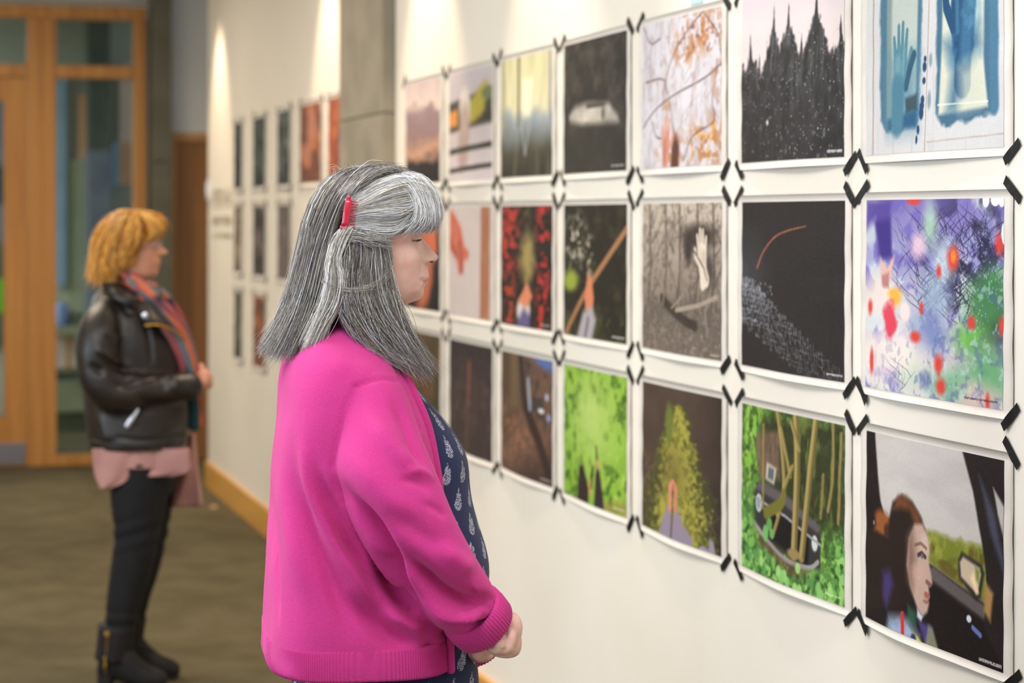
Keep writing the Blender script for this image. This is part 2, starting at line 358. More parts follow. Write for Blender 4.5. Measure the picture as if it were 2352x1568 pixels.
# ------------------------------------------------------------------ painter for the printed pictures
class Cv:
    def __init__(s, W, H, bg, seed=1):
        s.W, s.H = W, H; s.Y, s.X = np.mgrid[0:H, 0:W]; s.X = (s.X+.5)/W; s.Y = (s.Y+.5)/H
        s.I = np.ones((H, W, 3))*np.array(bg)/255.; s.r = np.random.default_rng(seed)
    def noise(s, fx, fy, octv=4, gain=.55):
        out = np.zeros((s.H, s.W)); amp = 1; tot = 0
        for o in range(octv):
            a, b = int(fy*2**o)+2, int(fx*2**o)+2
            g = s.r.random((a, b)); y = s.Y*(a-1.001); x = s.X*(b-1.001)
            i, j = y.astype(int), x.astype(int); u, v = y-i, x-j; u = u*u*(3-2*u); v = v*v*(3-2*v)
            out += amp*((g[i, j]*(1-v)+g[i, j+1]*v)*(1-u)+(g[i+1, j]*(1-v)+g[i+1, j+1]*v)*u); tot += amp; amp *= gain
        return out/tot
    def mix(s, m, c, a=1.0):
        m = np.clip(m, 0, 1)[..., None]*a; c = np.asarray(c, float)
        s.I = s.I*(1-m)+(c/255. if c.ndim == 1 else c)*m; return s
    def grad(s, stops, axis='y', warp=None):
        t = (s.Y if axis == 'y' else s.X)+(0 if warp is None else warp)
        ks = [k for k, _ in stops]
        for ch in range(3): s.I[..., ch] = np.interp(t, ks, [c[ch]/255. for _, c in stops])
        return s
    def th(s, n, lo, hi): return np.clip((n-lo)/(hi-lo), 0, 1)
    def ell(s, cx, cy, rx, ry, c, soft=.2, rot=0, a=1.0, warp=None):
        x, y = (s.X-cx)*1.5, s.Y-cy; ca, sa = math.cos(rot), math.sin(rot)
        d = np.hypot((x*ca+y*sa)/(rx*1.5), (-x*sa+y*ca)/ry)+(0 if warp is None else warp)
        return s.mix(np.clip((1+soft/2-d)/max(soft, 1e-3), 0, 1), c, a)
    def line(s, pts, w, c, soft=.4, a=1.0, w2=None):
        d, p = seg_dist(s.X*1.5, s.Y, [(x*1.5, y) for x, y in pts]); ww = w if w2 is None else w+(w2-w)*p
        return s.mix(np.clip((1+soft-d/ww)/soft, 0, 1), c, a)
    def curve(s, pts, w, c, soft=.4, a=1.0, w2=None): return s.line([tuple(q) for q in smooth_path(pts, 18)], w, c, soft, a, w2)
    def pmask(s, pts, soft=.012):
        pts = [(x*1.5, y) for x, y in pts]; x, y = s.X*1.5, s.Y; ins = np.zeros(x.shape, bool)
        for i in range(len(pts)):
            (x0, y0), (x1, y1) = pts[i], pts[i-1]
            k = ((y0 > y) != (y1 > y)) & (x < (x1-x0)*(y-y0)/(y1-y0+1e-12)+x0); ins ^= k
        d, _ = seg_dist(x, y, pts+[pts[0]]); d = np.where(ins, d, -d)
        return np.clip(.5+d/(2*soft), 0, 1)
    def poly(s, pts, c, soft=.012, a=1.0, tex=None):
        m = s.pmask(pts, soft); return s.mix(m if tex is None else m*tex, c, a)
    def dots(s, n, c, r0, r1, box=(0, 0, 1, 1), a=1.0, stretch=1.0):
        cs = c if isinstance(c, list) else [c]
        for k in range(n):
            x, y = s.r.uniform(box[0], box[2]), s.r.uniform(box[1], box[3]); r = s.r.uniform(r0, r1)
            j0, j1 = max(0, int((x-r*1.2)*s.W)), min(s.W, int((x+r*1.2)*s.W)+2); i0, i1 = max(0, int((y-r*2*stretch)*s.H)), min(s.H, int((y+r*2*stretch)*s.H)+2)
            if j1 <= j0 or i1 <= i0: continue
            d = np.hypot((s.X[i0:i1, j0:j1]-x)*1.5, (s.Y[i0:i1, j0:j1]-y)/stretch)/r
            m = (np.clip(1.5-d*1.1, 0, 1)*a)[..., None]; s.I[i0:i1, j0:j1] = s.I[i0:i1, j0:j1]*(1-m)+np.array(cs[k % len(cs)])/255.*m
        return s
    def twigs(s, n, c, w, box=(0, 0, 1, 1), a=.8, up=-.25):
        for k in range(n):
            x, y = s.r.uniform(box[0], box[2]), s.r.uniform(box[1], box[3]); p = [(x, y)]; an = s.r.uniform(-1.2, 1.2)
            for q in range(4): an += s.r.normal(0, .35); x += math.sin(an)*.05; y += up*s.r.uniform(.15, .3); p.append((x, y))
            s.line(p, w, c, .8, a, w*.3)
        return s
    def hand(s, x, y, sc, c, ang=0, c2=None, soft=.25, flip=1, spread=1.0, w=1.0):
        """open hand, wrist at (x,y), pointing up, of height sc (picture heights)"""
        ca, sa = math.cos(ang), math.sin(ang)
        T = lambda a, b: (x+(flip*a*ca*w-b*sa)*sc/1.5, y-(flip*a*sa*w+b*ca)*sc)
        s.line([T(0, -.25), T(0, .1)], .13*sc*w, c, soft); s.line([T(0, .1), T(0, .42)], .17*sc*w, c, soft, w2=.2*sc*w)
        for a0, a1, l in ((-.16, -.24, .78), (-.06, -.08, .96), (.05, .07, 1.0), (.15, .22, .88)): s.line([T(a0, .42), T(a1*spread, l)], .055*sc*w, c, soft, w2=.04*sc*w)
        s.line([T(.1, .15), T(.34*spread, .42), T(.38*spread, .58)], .065*sc*w, c, soft, w2=.045*sc*w)
        if c2 is not None: s.line([T(-.05, 0), T(-.08, .4)], .06*sc*w, c2, 1.5, .6); s.line([T(.1, .2), T(.12, .6)], .02*sc*w, c2, 1.5, .6)
        return s
    def grain(s, a): s.I = np.clip(s.I+s.r.normal(0, a, s.I.shape[:2])[..., None], 0, 1); return s
    def caption(s, c, x0=.82, y=.955, x1=.97):
        m = (np.abs(s.Y-y) < .006) & (s.X > x0) & (s.X < x1) & (s.r.random((s.H, s.W)) < .8)
        return s.mix(m*.7, c)

HI, MD, LO = (300, 200), (210, 140), (120, 80)
def p_sunset(r):
    v = Cv(*r, (150, 130, 130), 1); n = v.noise(3, 5, 5)-.5
    v.grad([(0, (188, 170, 172)), (.22, (214, 194, 184)), (.3, (150, 128, 132)), (.5, (142, 114, 112)), (.72, (196, 150, 122)), (.8, (120, 92, 80)), (1, (110, 84, 76))], warp=n*.3)
    return v.mix(v.th(v.Y+(v.noise(9, 2, 3)-.5)*.14, .77, .81), (42, 34, 34))
def p_truck(r):
    v = Cv(*r, (196, 186, 186), 2); v.grad([(0, (190, 180, 184)), (.25, (184, 172, 178)), (.55, (190, 178, 176)), (1, (206, 194, 194))])
    v.poly([(0, .28), (1, .2), (1, .5), (0, .55)], (48, 44, 34), .02); v.poly([(0, .36), (.22, .34), (.22, .5), (0, .5)], (214, 138, 56), .02)
    v.ell(.72, .3, .25, .12, (168, 152, 44), .5, -.3, warp=v.noise(6, 6)-.5); v.ell(.9, .24, .12, .06, (92, 104, 60), .6)
    v.ell(.4, .36, .13, .22, (214, 204, 192), .4, warp=(v.noise(8, 8)-.5)*.6); v.line([(.4, .5), (.38, .72)], .14, (150, 118, 104), .8, .6)
    v.line([(0, .73), (1, .69)], .018, (40, 40, 34), .8); v.line([(0, .905), (1, .87)], .016, (46, 40, 36), .8)
    return v.mix(v.noise(6, 6), (180, 170, 170), .25)
def p_pond(r):
    v = Cv(*r, (200, 190, 150), 3); n = v.noise(5, 3, 4)-.5
    v.grad([(0, (206, 200, 158)), (.42, (214, 206, 170)), (.52, (150, 158, 164)), (.66, (112, 116, 116)), (.8, (72, 68, 56)), (1, (48, 44, 36))], warp=n*.16)
    v.mix(v.th(v.noise(14, 1, 3), .5, .75), (150, 146, 112), .4)
    for x, c in ((.37, (96, 98, 66)), (.05, (150, 150, 110)), (.95, (138, 136, 140))): v.line([(x, 0), (x+.01, .55)], .028, c, .8, .8)
    v.poly([(.45, .2), (.63, .2), (.6, .5), (.47, .5)], (236, 228, 196), .04); v.line([(.44, .55), (.52, .82), (.6, .55)], .012, (166, 172, 184), .8, .7)
    return v
def p_palecar(r):
    v = Cv(*r, (46, 43, 40), 4); v.mix(v.th(v.noise(8, 8, 5), .45, .8), (84, 78, 70), .7); v.mix(v.th(v.Y, .5, .75), (52, 49, 44), .7)
    v.poly([(.1, .56), (.2, .49), (.4, .475), (.75, .5), (.88, .6), (.9, .645), (.6, .64), (.3, .63), (.12, .6)], (200, 192, 180), .03, tex=.6+.5*v.noise(9, 9)); v.line([(.4, .5), (.68, .5)], .015, (80, 74, 68), .6); v.ell(.66, .57, .03, .05, (104, 98, 90), .8)
    return v.grain(.02).caption((190, 186, 180), .8)
def p_autumn(r):
    v = Cv(*r, (196, 192, 198), 5); v.mix(v.noise(5, 4, 5), (216, 212, 220), .7); v.mix(v.th(v.noise(18, 3, 4), .55, .8), (168, 156, 160), .7)
    v.mix(v.th(v.noise(26, 16, 3), .62, .8), (150, 128, 124), .55)
    leaf = v.th(v.noise(22, 16, 3), .46, .6)
    for cx, cy, rx, ry, a in ((.74, .12, .34, .18, 1), (.86, .86, .32, .22, 1), (.4, .88, .2, .14, .9), (.55, .26, .16, .12, .8), (.97, .42, .1, .2, .7), (.36, .6, .1, .06, .7)):
        m = np.clip(1.4-np.hypot((v.X-cx)/rx, (v.Y-cy)/ry)*1.2, 0, 1)*leaf; v.mix(m, (176, 122, 76), a)
    v.mix(v.th(v.noise(30, 22, 2), .62, .75)*np.clip(1.3-np.hypot((v.X-.72)/.3, (v.Y-.15)/.2), 0, 1), (140, 84, 60), .9); v.mix(v.th(v.noise(26, 20, 2), .66, .78)*np.clip(1.2-np.hypot((v.X-.85)/.3, (v.Y-.85)/.2), 0, 1), (222, 160, 70), .9)
    for p in ([(0, .72), (.2, .6), (.45, .52), (.8, .44), (1, .36)], [(.3, .5), (.42, .27), (.62, .1), (.8, 0)], [(.05, .4), (.3, .4), (.36, .5)], [(.8, .02), (.95, .16), (1, .3)], [(.95, .35), (.9, .6), (.92, .72), (.7, .8), (.6, .96)], [(.02, .02), (.12, .14), (.25, .12)], [(.15, .68), (.22, .78), (.3, .8)], [(.4, .55), (.45, .72), (.5, .8)]): v.curve(p, .0052, (118, 94, 88), .9, .9)
    v.twigs(46, (140, 112, 104), .0028, (0, .2, 1, 1), .7, -.18); v.mix(v.th(v.noise(30, 5, 3), .56, .7), (176, 160, 158), .5)
    v.ell(.5, .93, .05, .14, (92, 54, 44), .6, warp=(v.noise(14, 14)-.5)*.6); v.hand(.37, .95, .30, (198, 142, 124), .05, (160, 98, 84), w=1.1, spread=1.1)
    return v.caption((220, 216, 214), .8)
def p_conifers(r):
    v = Cv(*r, (205, 192, 192), 6); v.grad([(0, (200, 188, 196)), (.18, (212, 198, 196)), (.5, (220, 204, 198))]); v.mix(v.noise(4, 3, 4), (190, 178, 184), .35)
    top = .42+.07*np.sin(v.X*3.1)*0+(v.noise(30, 1, 2)[0:1]-.5)*.16
    for x, y, w in ((.1, .2, .1), (.35, .07, .1), (.5, .06, .14), (.76, .02, .12), (.63, .25, .07), (.97, .2, .16), (.28, .28, .07), (.2, .34, .08), (0, .33, .06), (.86, .36, .1)):
        top = np.minimum(top, y+np.where(np.abs(v.X-x) < .018, np.abs(v.X-x)*9.0, .16+(np.abs(v.X-x)-.018)/w*.24*np.clip(np.abs(v.X-x)/w*.6+.6, 0, 1.6)))
    e = (v.noise(44, 34, 3)-.5)*.09; m = v.th(v.Y+e-top, -.012, .03); dk = v.noise(26, 12, 5)[..., None]*np.array([.20, .195, .20])+.10
    v.mix(m, dk); v.mix(m*v.th(v.noise(60, 6, 3), .5, .85)*(1-v.th(v.Y, .45, .8)), (120, 118, 122), .55); v.mix(v.th(v.Y, .5, .9), (44, 41, 42), .5)
    v.dots(420, [(170, 170, 176), (210, 208, 212), (120, 120, 126)], .0025, .0055, (0, .25, 1, 1), .8); v.dots(12, (150, 150, 160), .012, .02, (0, .5, 1, 1), .35); v.dots(1, (200, 198, 206), .017, .018, (.3, .75, .33, .77))
    return v.caption((230, 226, 226), .87, .962, .985)
def p_cyanotype(r):
    v = Cv(*r, (204, 202, 200), 7); v.mix(v.noise(5, 3, 5), (190, 188, 190), .6); v.mix(v.th(v.noise(40, 2, 3), .6, .8), (176, 172, 170), .4)
    v.line([(.06, 0), (.065, 1)], .006, (150, 132, 116), .9, .7); v.line([(.5, 0), (.485, 1)], .004, (160, 142, 126), .9, .7); v.line([(.5, .95), (1, .935)], .003, (170, 156, 140), .9, .6)
    ed = (v.noise(16, 16, 3)-.5)*.07; tex = v.noise(14, 10, 4)
    def wob(pts, c, a=1., t=None):
        X0, Y0 = v.X, v.Y; v.X, v.Y = X0+ed*.3, Y0+ed; v.poly(pts, c, .014, a, t); v.X, v.Y = X0, Y0
    # left print
    wob([(.11, -.1), (.45, -.1), (.44, .80), (.42, .87), (.18, .88), (.13, .82)], (66, 106, 128), .95); v.poly([(.21, -.1), (.42, -.1), (.41, .74), (.38, .80), (.2, .82)], (178, 186, 178), .012); v.mix(v.pmask([(.17, -.1), (.215, -.1), (.22, .8), (.18, .82)]), (132, 148, 142), .85)
    v.mix(v.pmask([(.2, .5), (.42, .5), (.42, .88), (.2, .88)], .09), (84, 128, 146), .75); v.mix(v.pmask([(.33, .72), (.42, .70), (.42, .78), (.34, .80)]), (48, 64, 72), .85); v.poly([(.2, .82), (.42, .78), (.42, .87), (.2, .88)], (38, 84, 116), .02, .9)
    v.hand(.285, .66, .33, (82, 128, 142), -.02, (120, 158, 164), flip=1, w=1.05, spread=.95); v.line([(.335, .66), (.365, .56), (.392, .50)], .02, (46, 84, 104), .6); v.line([(.27, .66), (.27, .84)], .055, (74, 120, 140), .7)
    # right print
    wob([(.545, -.1), (.965, -.1), (.95, .84), (.6, .88), (.56, .82)], (60, 98, 122), .95); v.poly([(.60, -.1), (.88, -.1), (.87, .55), (.9, .80), (.575, .82), (.59, .5)], (202, 202, 184), .012); v.line([(.93, -.1), (.94, .8)], .03, (72, 114, 138), .8)
    v.poly([(.6, .46), (.66, .62), (.63, .81), (.70, .82), (.74, .66), (.86, .5), (.84, .4)], (62, 104, 132), .05, .85)
    v.hand(.735, .53, .56, (30, 72, 108), .0, (74, 122, 150), flip=-1, w=1.0, spread=.9); v.mix(v.th(tex, .5, .72)*v.pmask([(.64, .1), (.86, .1), (.86, .58), (.64, .6)], .03), (96, 146, 170), .5); v.poly([(.71, .60), (.82, .56), (.85, .78), (.72, .80)], (196, 198, 180), .06, .75); v.line([(.57, .77), (.9, .775)], .003, (222, 222, 210), .8, .7)
    for x, y, a, b in ((.475, .53, .010, .016), (.472, .57, .014, .026), (.47, .64, .012, .018), (.462, .735, .013, .022), (.455, .80, .016, .036), (.435, .885, .010, .024), (.425, .935, .008, .022), (.458, .765, .016, .02)): v.ell(x, y, a, b, (34, 68, 100), .4)
    for x, y, a, b in ((.515, .54, .012, .035), (.51, .74, .013, .045)): v.ell(x, y, a, b, (132, 150, 156), .6)
    return v.grain(.012)
def p_skin(r):
    v = Cv(*r, (36, 30, 28), 8); v.ell(.6, .5, .22, .6, (176, 98, 70), .5, .2, warp=(v.noise(5, 5)-.5)*.5); v.ell(.85, .2, .2, .3, (196, 104, 72), .5); v.line([(.92, 0), (1, 1)], .04, (30, 30, 26), .8); return v
def p_claw(r):
    v = Cv(*r, (198, 184, 180), 9); v.mix(v.noise(12, 12, 4), (178, 166, 166), .5)
    v.poly([(.75, 0), (.95, 0), (.95, 1), (.75, 1)], (150, 92, 60), .02, tex=.6+.5*v.noise(30, 8)); v.poly([(-.1, 0), (.12, .06), (.3, .2), (.38, .36), (.5, .42), (.46, .5), (.4, .46), (.36, .6), (.26, .62), (.2, .5), (.1, .44), (-.1, .36)], (190, 96, 72), .02, tex=.7+.5*v.noise(10, 14)); v.line([(.28, .34), (.33, .6)], .02, (110, 50, 42), .8, .8); v.line([(.02, .3), (.2, .46)], .02, (140, 62, 50), .8, .7)
    return v
def p_redleaf(r):
    v = Cv(*r, (38, 34, 30), 10); n = v.noise(16, 20, 3)
    v.mix(v.th(n, .42, .56)*np.clip(1.5-np.abs(v.X-.18)/.2, 0, 1)*v.th(1-v.Y, .3, .5), (172, 56, 46)); v.mix(v.th(v.noise(16, 22, 3), .45, .58)*np.clip(1.4-np.abs(v.X-.84)/.13, 0, 1), (178, 50, 46)); v.mix(v.th(v.noise(16, 22, 3), .5, .6)*np.clip(1.4-np.abs(v.X-.2)/.13, 0, 1)*v.th(v.Y, .5, .7), (176, 66, 44))
    v.ell(.55, .42, .14, .2, (152, 134, 82), .9, warp=(v.noise(12, 12)-.5)*.8); v.mix(v.th(v.noise(10, 16), .55, .7)*np.clip(1.2-np.abs(v.X-.5)/.12, 0, 1)*v.th(1-v.Y, .6, .8), (96, 84, 52))
    v.ell(.5, .86, .12, .12, (206, 196, 190), .3); v.poly([(.4, .8), (.55, .62), (.66, .74), (.56, .84)], (206, 128, 92), .02); v.poly([(.36, 1), (.5, .84), (.62, .9), (.62, 1)], (96, 88, 128), .03)
    return v.caption((200, 196, 190), .82)
def p_branch(r):
    v = Cv(*r, (40, 37, 30), 11); v.mix(v.th(v.noise(8, 8, 4), .5, .75), (70, 64, 44), .6); n = v.noise(24, 22, 3)
    v.mix(v.th(n, .5, .62)*np.clip(1.3-np.hypot((v.X-.2)/.2, (v.Y-.28)/.22), 0, 1), (206, 196, 176)); v.mix(v.th(v.noise(22, 20, 3), .56, .64)*np.clip(1.3-np.hypot((v.X-.4)/.12, (v.Y-.4)/.2), 0, 1), (196, 182, 160)); v.ell(.12, .58, .13, .08, (138, 150, 56), .8, warp=(v.noise(10, 12)-.5)*.6)
    v.mix(v.th(v.noise(14, 12), .55, .7)*v.th(v.Y, .7, .9), (92, 104, 56), .6); v.line([(.02, 1.02), (.45, .6), (1.02, .16)], .022, (156, 110, 76), .5)
    v.poly([(.38, .7), (.42, .52), (.48, .54), (.52, .7), (.5, .8), (.4, .8)], (202, 124, 92), .015); v.poly([(.26, 1.02), (.36, .8), (.5, .76), (.56, .85), (.5, 1.02)], (164, 156, 160), .03); v.line([(.4, 1), (.44, .86)], .02, (112, 106, 112), .9)
    return v.grain(.015).caption((210, 206, 200), .8)
def p_forest(r):
    v = Cv(*r, (150, 138, 126), 12); v.grad([(0, (186, 172, 156)), (.3, (160, 146, 132)), (.6, (134, 121, 109)), (.72, (100, 90, 82)), (1, (112, 100, 90))], warp=(v.noise(4, 4)-.5)*.2)
    v.mix(v.th(v.noise(40, 30, 3), .5, .72), (88, 78, 70), .6); v.mix(v.th(v.noise(46, 34, 3), .55, .75)*v.th(v.Y, .55, .8), (168, 154, 140), .5)
    for x in (.1, .32, .5, .72, .9): v.line([(x, 0), (x+.02, .45), (x-.01, .66)], .012, (84, 74, 66), .9, .8)
    v.twigs(34, (84, 74, 68), .006, (0, .2, 1, .75)); v.ell(.74, .22, .2, .08, (64, 56, 50), .8); v.ell(.62, .3, .05, .1, (58, 50, 46), .9); v.ell(.84, .44, .07, .12, (76, 66, 60), .8)
    v.hand(.79, .45, .28, (216, 202, 184), .12, (176, 160, 144), flip=-1, w=1.15); v.line([(.8, .44), (.83, .5)], .042, (210, 196, 178), .3); v.line([(.62, .25), (.8, .42), (.84, .5)], .005, (70, 60, 54), .9)
    v.curve([(.28, .64), (.45, .72), (.62, .78), (.72, .8)], .026, (62, 54, 48), .6); v.curve([(.48, .71), (.6, .69), (.76, .66), (.95, .6)], .012, (156, 142, 126), .6)
    for p in ([(.42, .7), (.55, .62), (.6, .55)], [(.5, .7), (.52, .62)], [(.85, .65), (.82, .7), (.84, .8)], [(.3, .68), (.32, .58)]): v.line(p, .007, (140, 126, 112), .7)
    return v.grain(.04).caption((206, 196, 186), .88, .97)
def p_arc(r):
    v = Cv(*r, (44, 40, 39), 13); v.mix(np.clip(1.1-np.hypot((v.X)/.34, (v.Y-.42)/.3), 0, 1), (86, 88, 94), .55)
    v.curve([(.17, .4), (.24, .3), (.36, .21), (.5, .17), (.66, .145)], .0055, (176, 104, 84), .9, .95, .0022)
    for k in range(18):
        y0 = .47+k*.030; x1 = min(.14+k*.07, 1.0); xs = np.linspace(max(0, (k-9)*.085), x1, 34); ys = y0+.16*xs**1.5-.05*xs*(k-6)/6; pr = None
        for x, y in zip(xs, ys):
            y += v.r.normal(0, .004); f = (1-.5*x)*np.clip(1.25-abs(y-.64)*1.9, .22, 1)
            if pr and v.r.random() < .5: v.line([pr, (x, y)], .0032, [(148, 156, 166), (168, 170, 180), (120, 134, 148)][v.r.integers(3)], .9, .6*f)
            if v.r.random() < .55: v.line([(x, y-.012), (x+.004, y+.009)], .0032, (196, 198, 208), .9, .65*f)
            pr = (x, y)
    v.mix(v.th(v.noise(30, 20, 3), .45, .6)*np.clip(v.Y-.45, 0, .3), (44, 40, 39), .9)
    v.dots(110, [(170, 190, 205), (196, 180, 196), (220, 222, 228)], .004, .009, (0, .48, .34, .74), .6)
    v.mix(v.noise(20, 3), (36, 33, 33), .35)
    return v.grain(.018).caption((226, 222, 220), .86, .965, .985)
def p_flowers(r):
    v = Cv(*r, (150, 146, 170), 14); n = v.noise(5, 5, 4)
    v.grad([(0, (120, 108, 170)), (.3, (150, 150, 186)), (.6, (190, 186, 196)), (1, (206, 196, 190))], warp=(n-.5)*.4)
    v.mix(v.th(v.noise(6, 5, 4), .48, .62), (196, 206, 204), .7); v.mix(v.th(v.noise(7, 6, 4), .52, .62), (104, 92, 168), .7); v.poly([(0, 0), (.21, 0), (.2, .3), (.1, .32), (.08, .1), (0, .16)], (78, 62, 138), .03, .9); v.poly([(.08, .12), (.2, .1), (.22, .3), (.13, .31)], (62, 48, 122), .02)
    v.mix(v.th(v.noise(8, 7, 4), .5, .6)*np.clip(1.3-np.hypot((v.X-.8)/.3, (v.Y-.3)/.45), 0, 1), (42, 38, 62), .95); v.mix(np.clip(1.2-np.hypot((v.X-.92)/.12, (v.Y-.58)/.2), 0, 1), (36, 40, 52), .9)
    v.twigs(240, (44, 38, 70), .0026, (.42, .15, .98, .62), .8, -.13); v.twigs(16, (60, 50, 84), .0022, (.25, .2, .45, .5), .7, -.15)
    for x, y, rx, ry, c in ((.88, .52, .12, .12, (74, 140, 70)), (.95, .42, .1, .1, (60, 120, 66)), (.8, .68, .12, .08, (104, 176, 76)), (.9, .84, .14, .12, (92, 158, 102)), (.7, .92, .2, .08, (120, 172, 132)), (.36, .86, .1, .1, (180, 200, 176)), (.54, .5, .1, .12, (150, 172, 190)), (.5, .68, .14, .1, (110, 124, 172)), (.3, .76, .16, .1, (226, 212, 206)), (.12, .5, .14, .1, (222, 206, 196)), (.16, .82, .2, .12, (230, 216, 204)), (.5, .14, .05, .1, (170, 204, 176)), (.6, .3, .08, .1, (190, 204, 216)), (.42, .24, .05, .06, (228, 196, 206)), (.85, .96, .1, .08, (214, 178, 170))): v.ell(x, y, rx, ry, c, 1.1, a=.85, warp=(v.noise(9, 9)-.5)*.5)
    v.mix(v.th(v.noise(30, 22, 3), .58, .7)*v.th(v.X+v.Y, .7, 1.3), (84, 96, 150), .45); v.mix(v.th(v.noise(34, 26, 3), .62, .74)*v.th(v.X+v.Y, .8, 1.3), (190, 212, 214), .45)
    for x, y, a, b in ((.67, .29, .036, .055), (.8, .6, .024, .03), (.41, .7, .032, .028), (.58, .83, .026, .045), (.6, .93, .03, .04), (.57, .36, .016, .03), (.97, .22, .03, .05), (.99, .6, .02, .04), (.06, .86, .016, .06), (.45, .55, .015, .03), (.91, .97, .014, .04), (.04, .57, .02, .04), (.38, .01, .05, .02)): v.ell(x, y, a, b, (204, 66, 56), 1.0, warp=(v.noise(14, 14)-.5)*.6)
    v.ell(.67, .285, .018, .03, (236, 132, 50), .9); v.ell(.25, .51, .055, .055, (226, 168, 72), .6, warp=(v.noise(16, 16)-.5)*.9); v.ell(.21, .63, .05, .09, (206, 66, 84), .5, warp=(v.noise(16, 16)-.5)*.9); v.ell(.33, .58, .035, .05, (236, 206, 200), .5)
    v.poly([(.12, .3), (.18, .36), (.24, .29), (.22, .4), (.18, .46), (.14, .45)], (206, 170, 160), .012); v.poly([(.14, .4), (.2, .38), (.2, .46), (.15, .46)], (176, 120, 116), .012)
    for x, w in ((.885, .022), (.945, .03), (.985, .02)): v.ell(x, .01, w, .035 if w < .03 else .03, (236, 231, 224), .15)
    v.ell(1.0, .17, .016, .05, (236, 231, 224), .2)
    v.twigs(8, (90, 84, 130), .0025, (.3, .9, .42, 1.0), .6, -.1); v.dots(90, [(216, 222, 230), (180, 196, 216)], .003, .005, (.7, .2, 1, .6), .6)
    return v.caption((60, 50, 60), .76, .965, .97)
def p_rust(r):
    v = Cv(*r, (70, 62, 40), 15); v.mix(v.th(v.noise(20, 3, 3), .5, .7), (120, 76, 54), .8); v.mix(v.th(v.noise(16, 4, 3), .55, .75), (54, 58, 34), .8); return v
def p_stem(r):
    v = Cv(*r, (62, 50, 48), 16); v.mix(v.th(v.noise(14, 12, 4), .45, .75), (92, 74, 66), .6); v.mix(v.th(1-v.Y, .6, .9), (46, 38, 40), .7); v.line([(.5, .18), (.49, .55)], .022, (140, 84, 66), .8, .9); v.line([(.49, .5), (.47, .95)], .03, (96, 70, 62), .9, .7); return v
def p_litter(r):
    v = Cv(*r, (88, 68, 56), 17); v.mix(v.noise(20, 20, 4), (128, 94, 74), .8); v.poly([(0, -.05), (.45, -.05), (.42, .45), (.1, .75), (0, .8)], (76, 62, 46), .08, .9, tex=.6+.6*v.noise(14, 3)); v.poly([(.2, -.05), (.4, -.05), (.38, .45), (.2, .5)], (112, 92, 66), .05, .7)
    v.mix(v.th(v.noise(20, 18, 3), .5, .65)*v.th(v.Y-.3*v.X, .3, .5), (160, 108, 80), .55); v.line([(.4, 0), (.5, .4), (.75, .65), (.95, .9)], .05, (44, 34, 32), .8, .8)
    v.mix(v.th(v.noise(14, 14), .5, .65)*v.pmask([(.45, -.05), (1, -.05), (1, .6), (.6, .45)], .05), (58, 54, 56), .85); v.poly([(.6, -.02), (1, -.02), (1, .1), (.75, .06)], (84, 104, 160), .03); v.line([(.56, .2), (.6, .42)], .022, (150, 160, 176), .7); v.ell(.8, .42, .05, .02, (210, 206, 206), .7); v.ell(.9, .3, .03, .03, (170, 176, 190), .7); v.ell(.93, .46, .03, .03, (130, 150, 180), .7)
    v.mix(v.th(v.Y+.3*v.X, .9, 1.2), (54, 42, 40), .8); return v.caption((200, 190, 180), .8)
def p_green(r):
    v = Cv(*r, (120, 160, 56), 18); v.mix(v.noise(10, 8, 5), (148, 186, 66), .9); m = np.clip(1.25-np.hypot((v.X-.48)/.42, (v.Y-.38)/.42), 0, 1); v.mix(m*(.5+.6*v.noise(5, 5)), (176, 198, 112), .95)
    v.mix(v.th(v.noise(18, 12, 4), .54, .68)*(1-m), (62, 92, 30), .9); v.mix(v.th(v.noise(22, 16, 3), .6, .72)*np.clip(v.X*1.6-.9+v.Y*.3, 0, 1), (196, 206, 104), .7); v.mix(v.th(v.noise(20, 16, 3), .55, .7)*np.clip(.35-v.X, 0, .35)*3, (48, 70, 26), .8); v.mix(v.th(v.noise(9, 6, 3), .5, .65)*v.pmask([(.35, -.02), (.65, -.02), (.6, .22), (.45, .16)], .05), (66, 96, 34), .8)
    v.poly([(.25, 1.02), (.28, .74), (.36, .73), (.46, .9), (.46, 1.02)], (52, 42, 40), .015); v.poly([(.55, 1.02), (.56, .76), (.6, .68), (.64, .78), (.72, 1.02)], (54, 44, 44), .012); v.line([(.56, .56), (.59, .7)], .012, (40, 40, 38), .5, 1, .018); v.line([(.59, .67), (.6, .7)], .018, (206, 140, 104), .5); v.line([(.52, .72), (.49, .84)], .018, (40, 46, 30), .5, 1, .03); v.line([(.48, .82), (.47, .92)], .015, (198, 138, 88), .5); v.poly([(.7, .95), (1, .9), (1, 1), (.7, 1)], (150, 136, 70), .04)
    return v.caption((220, 230, 190), .82)
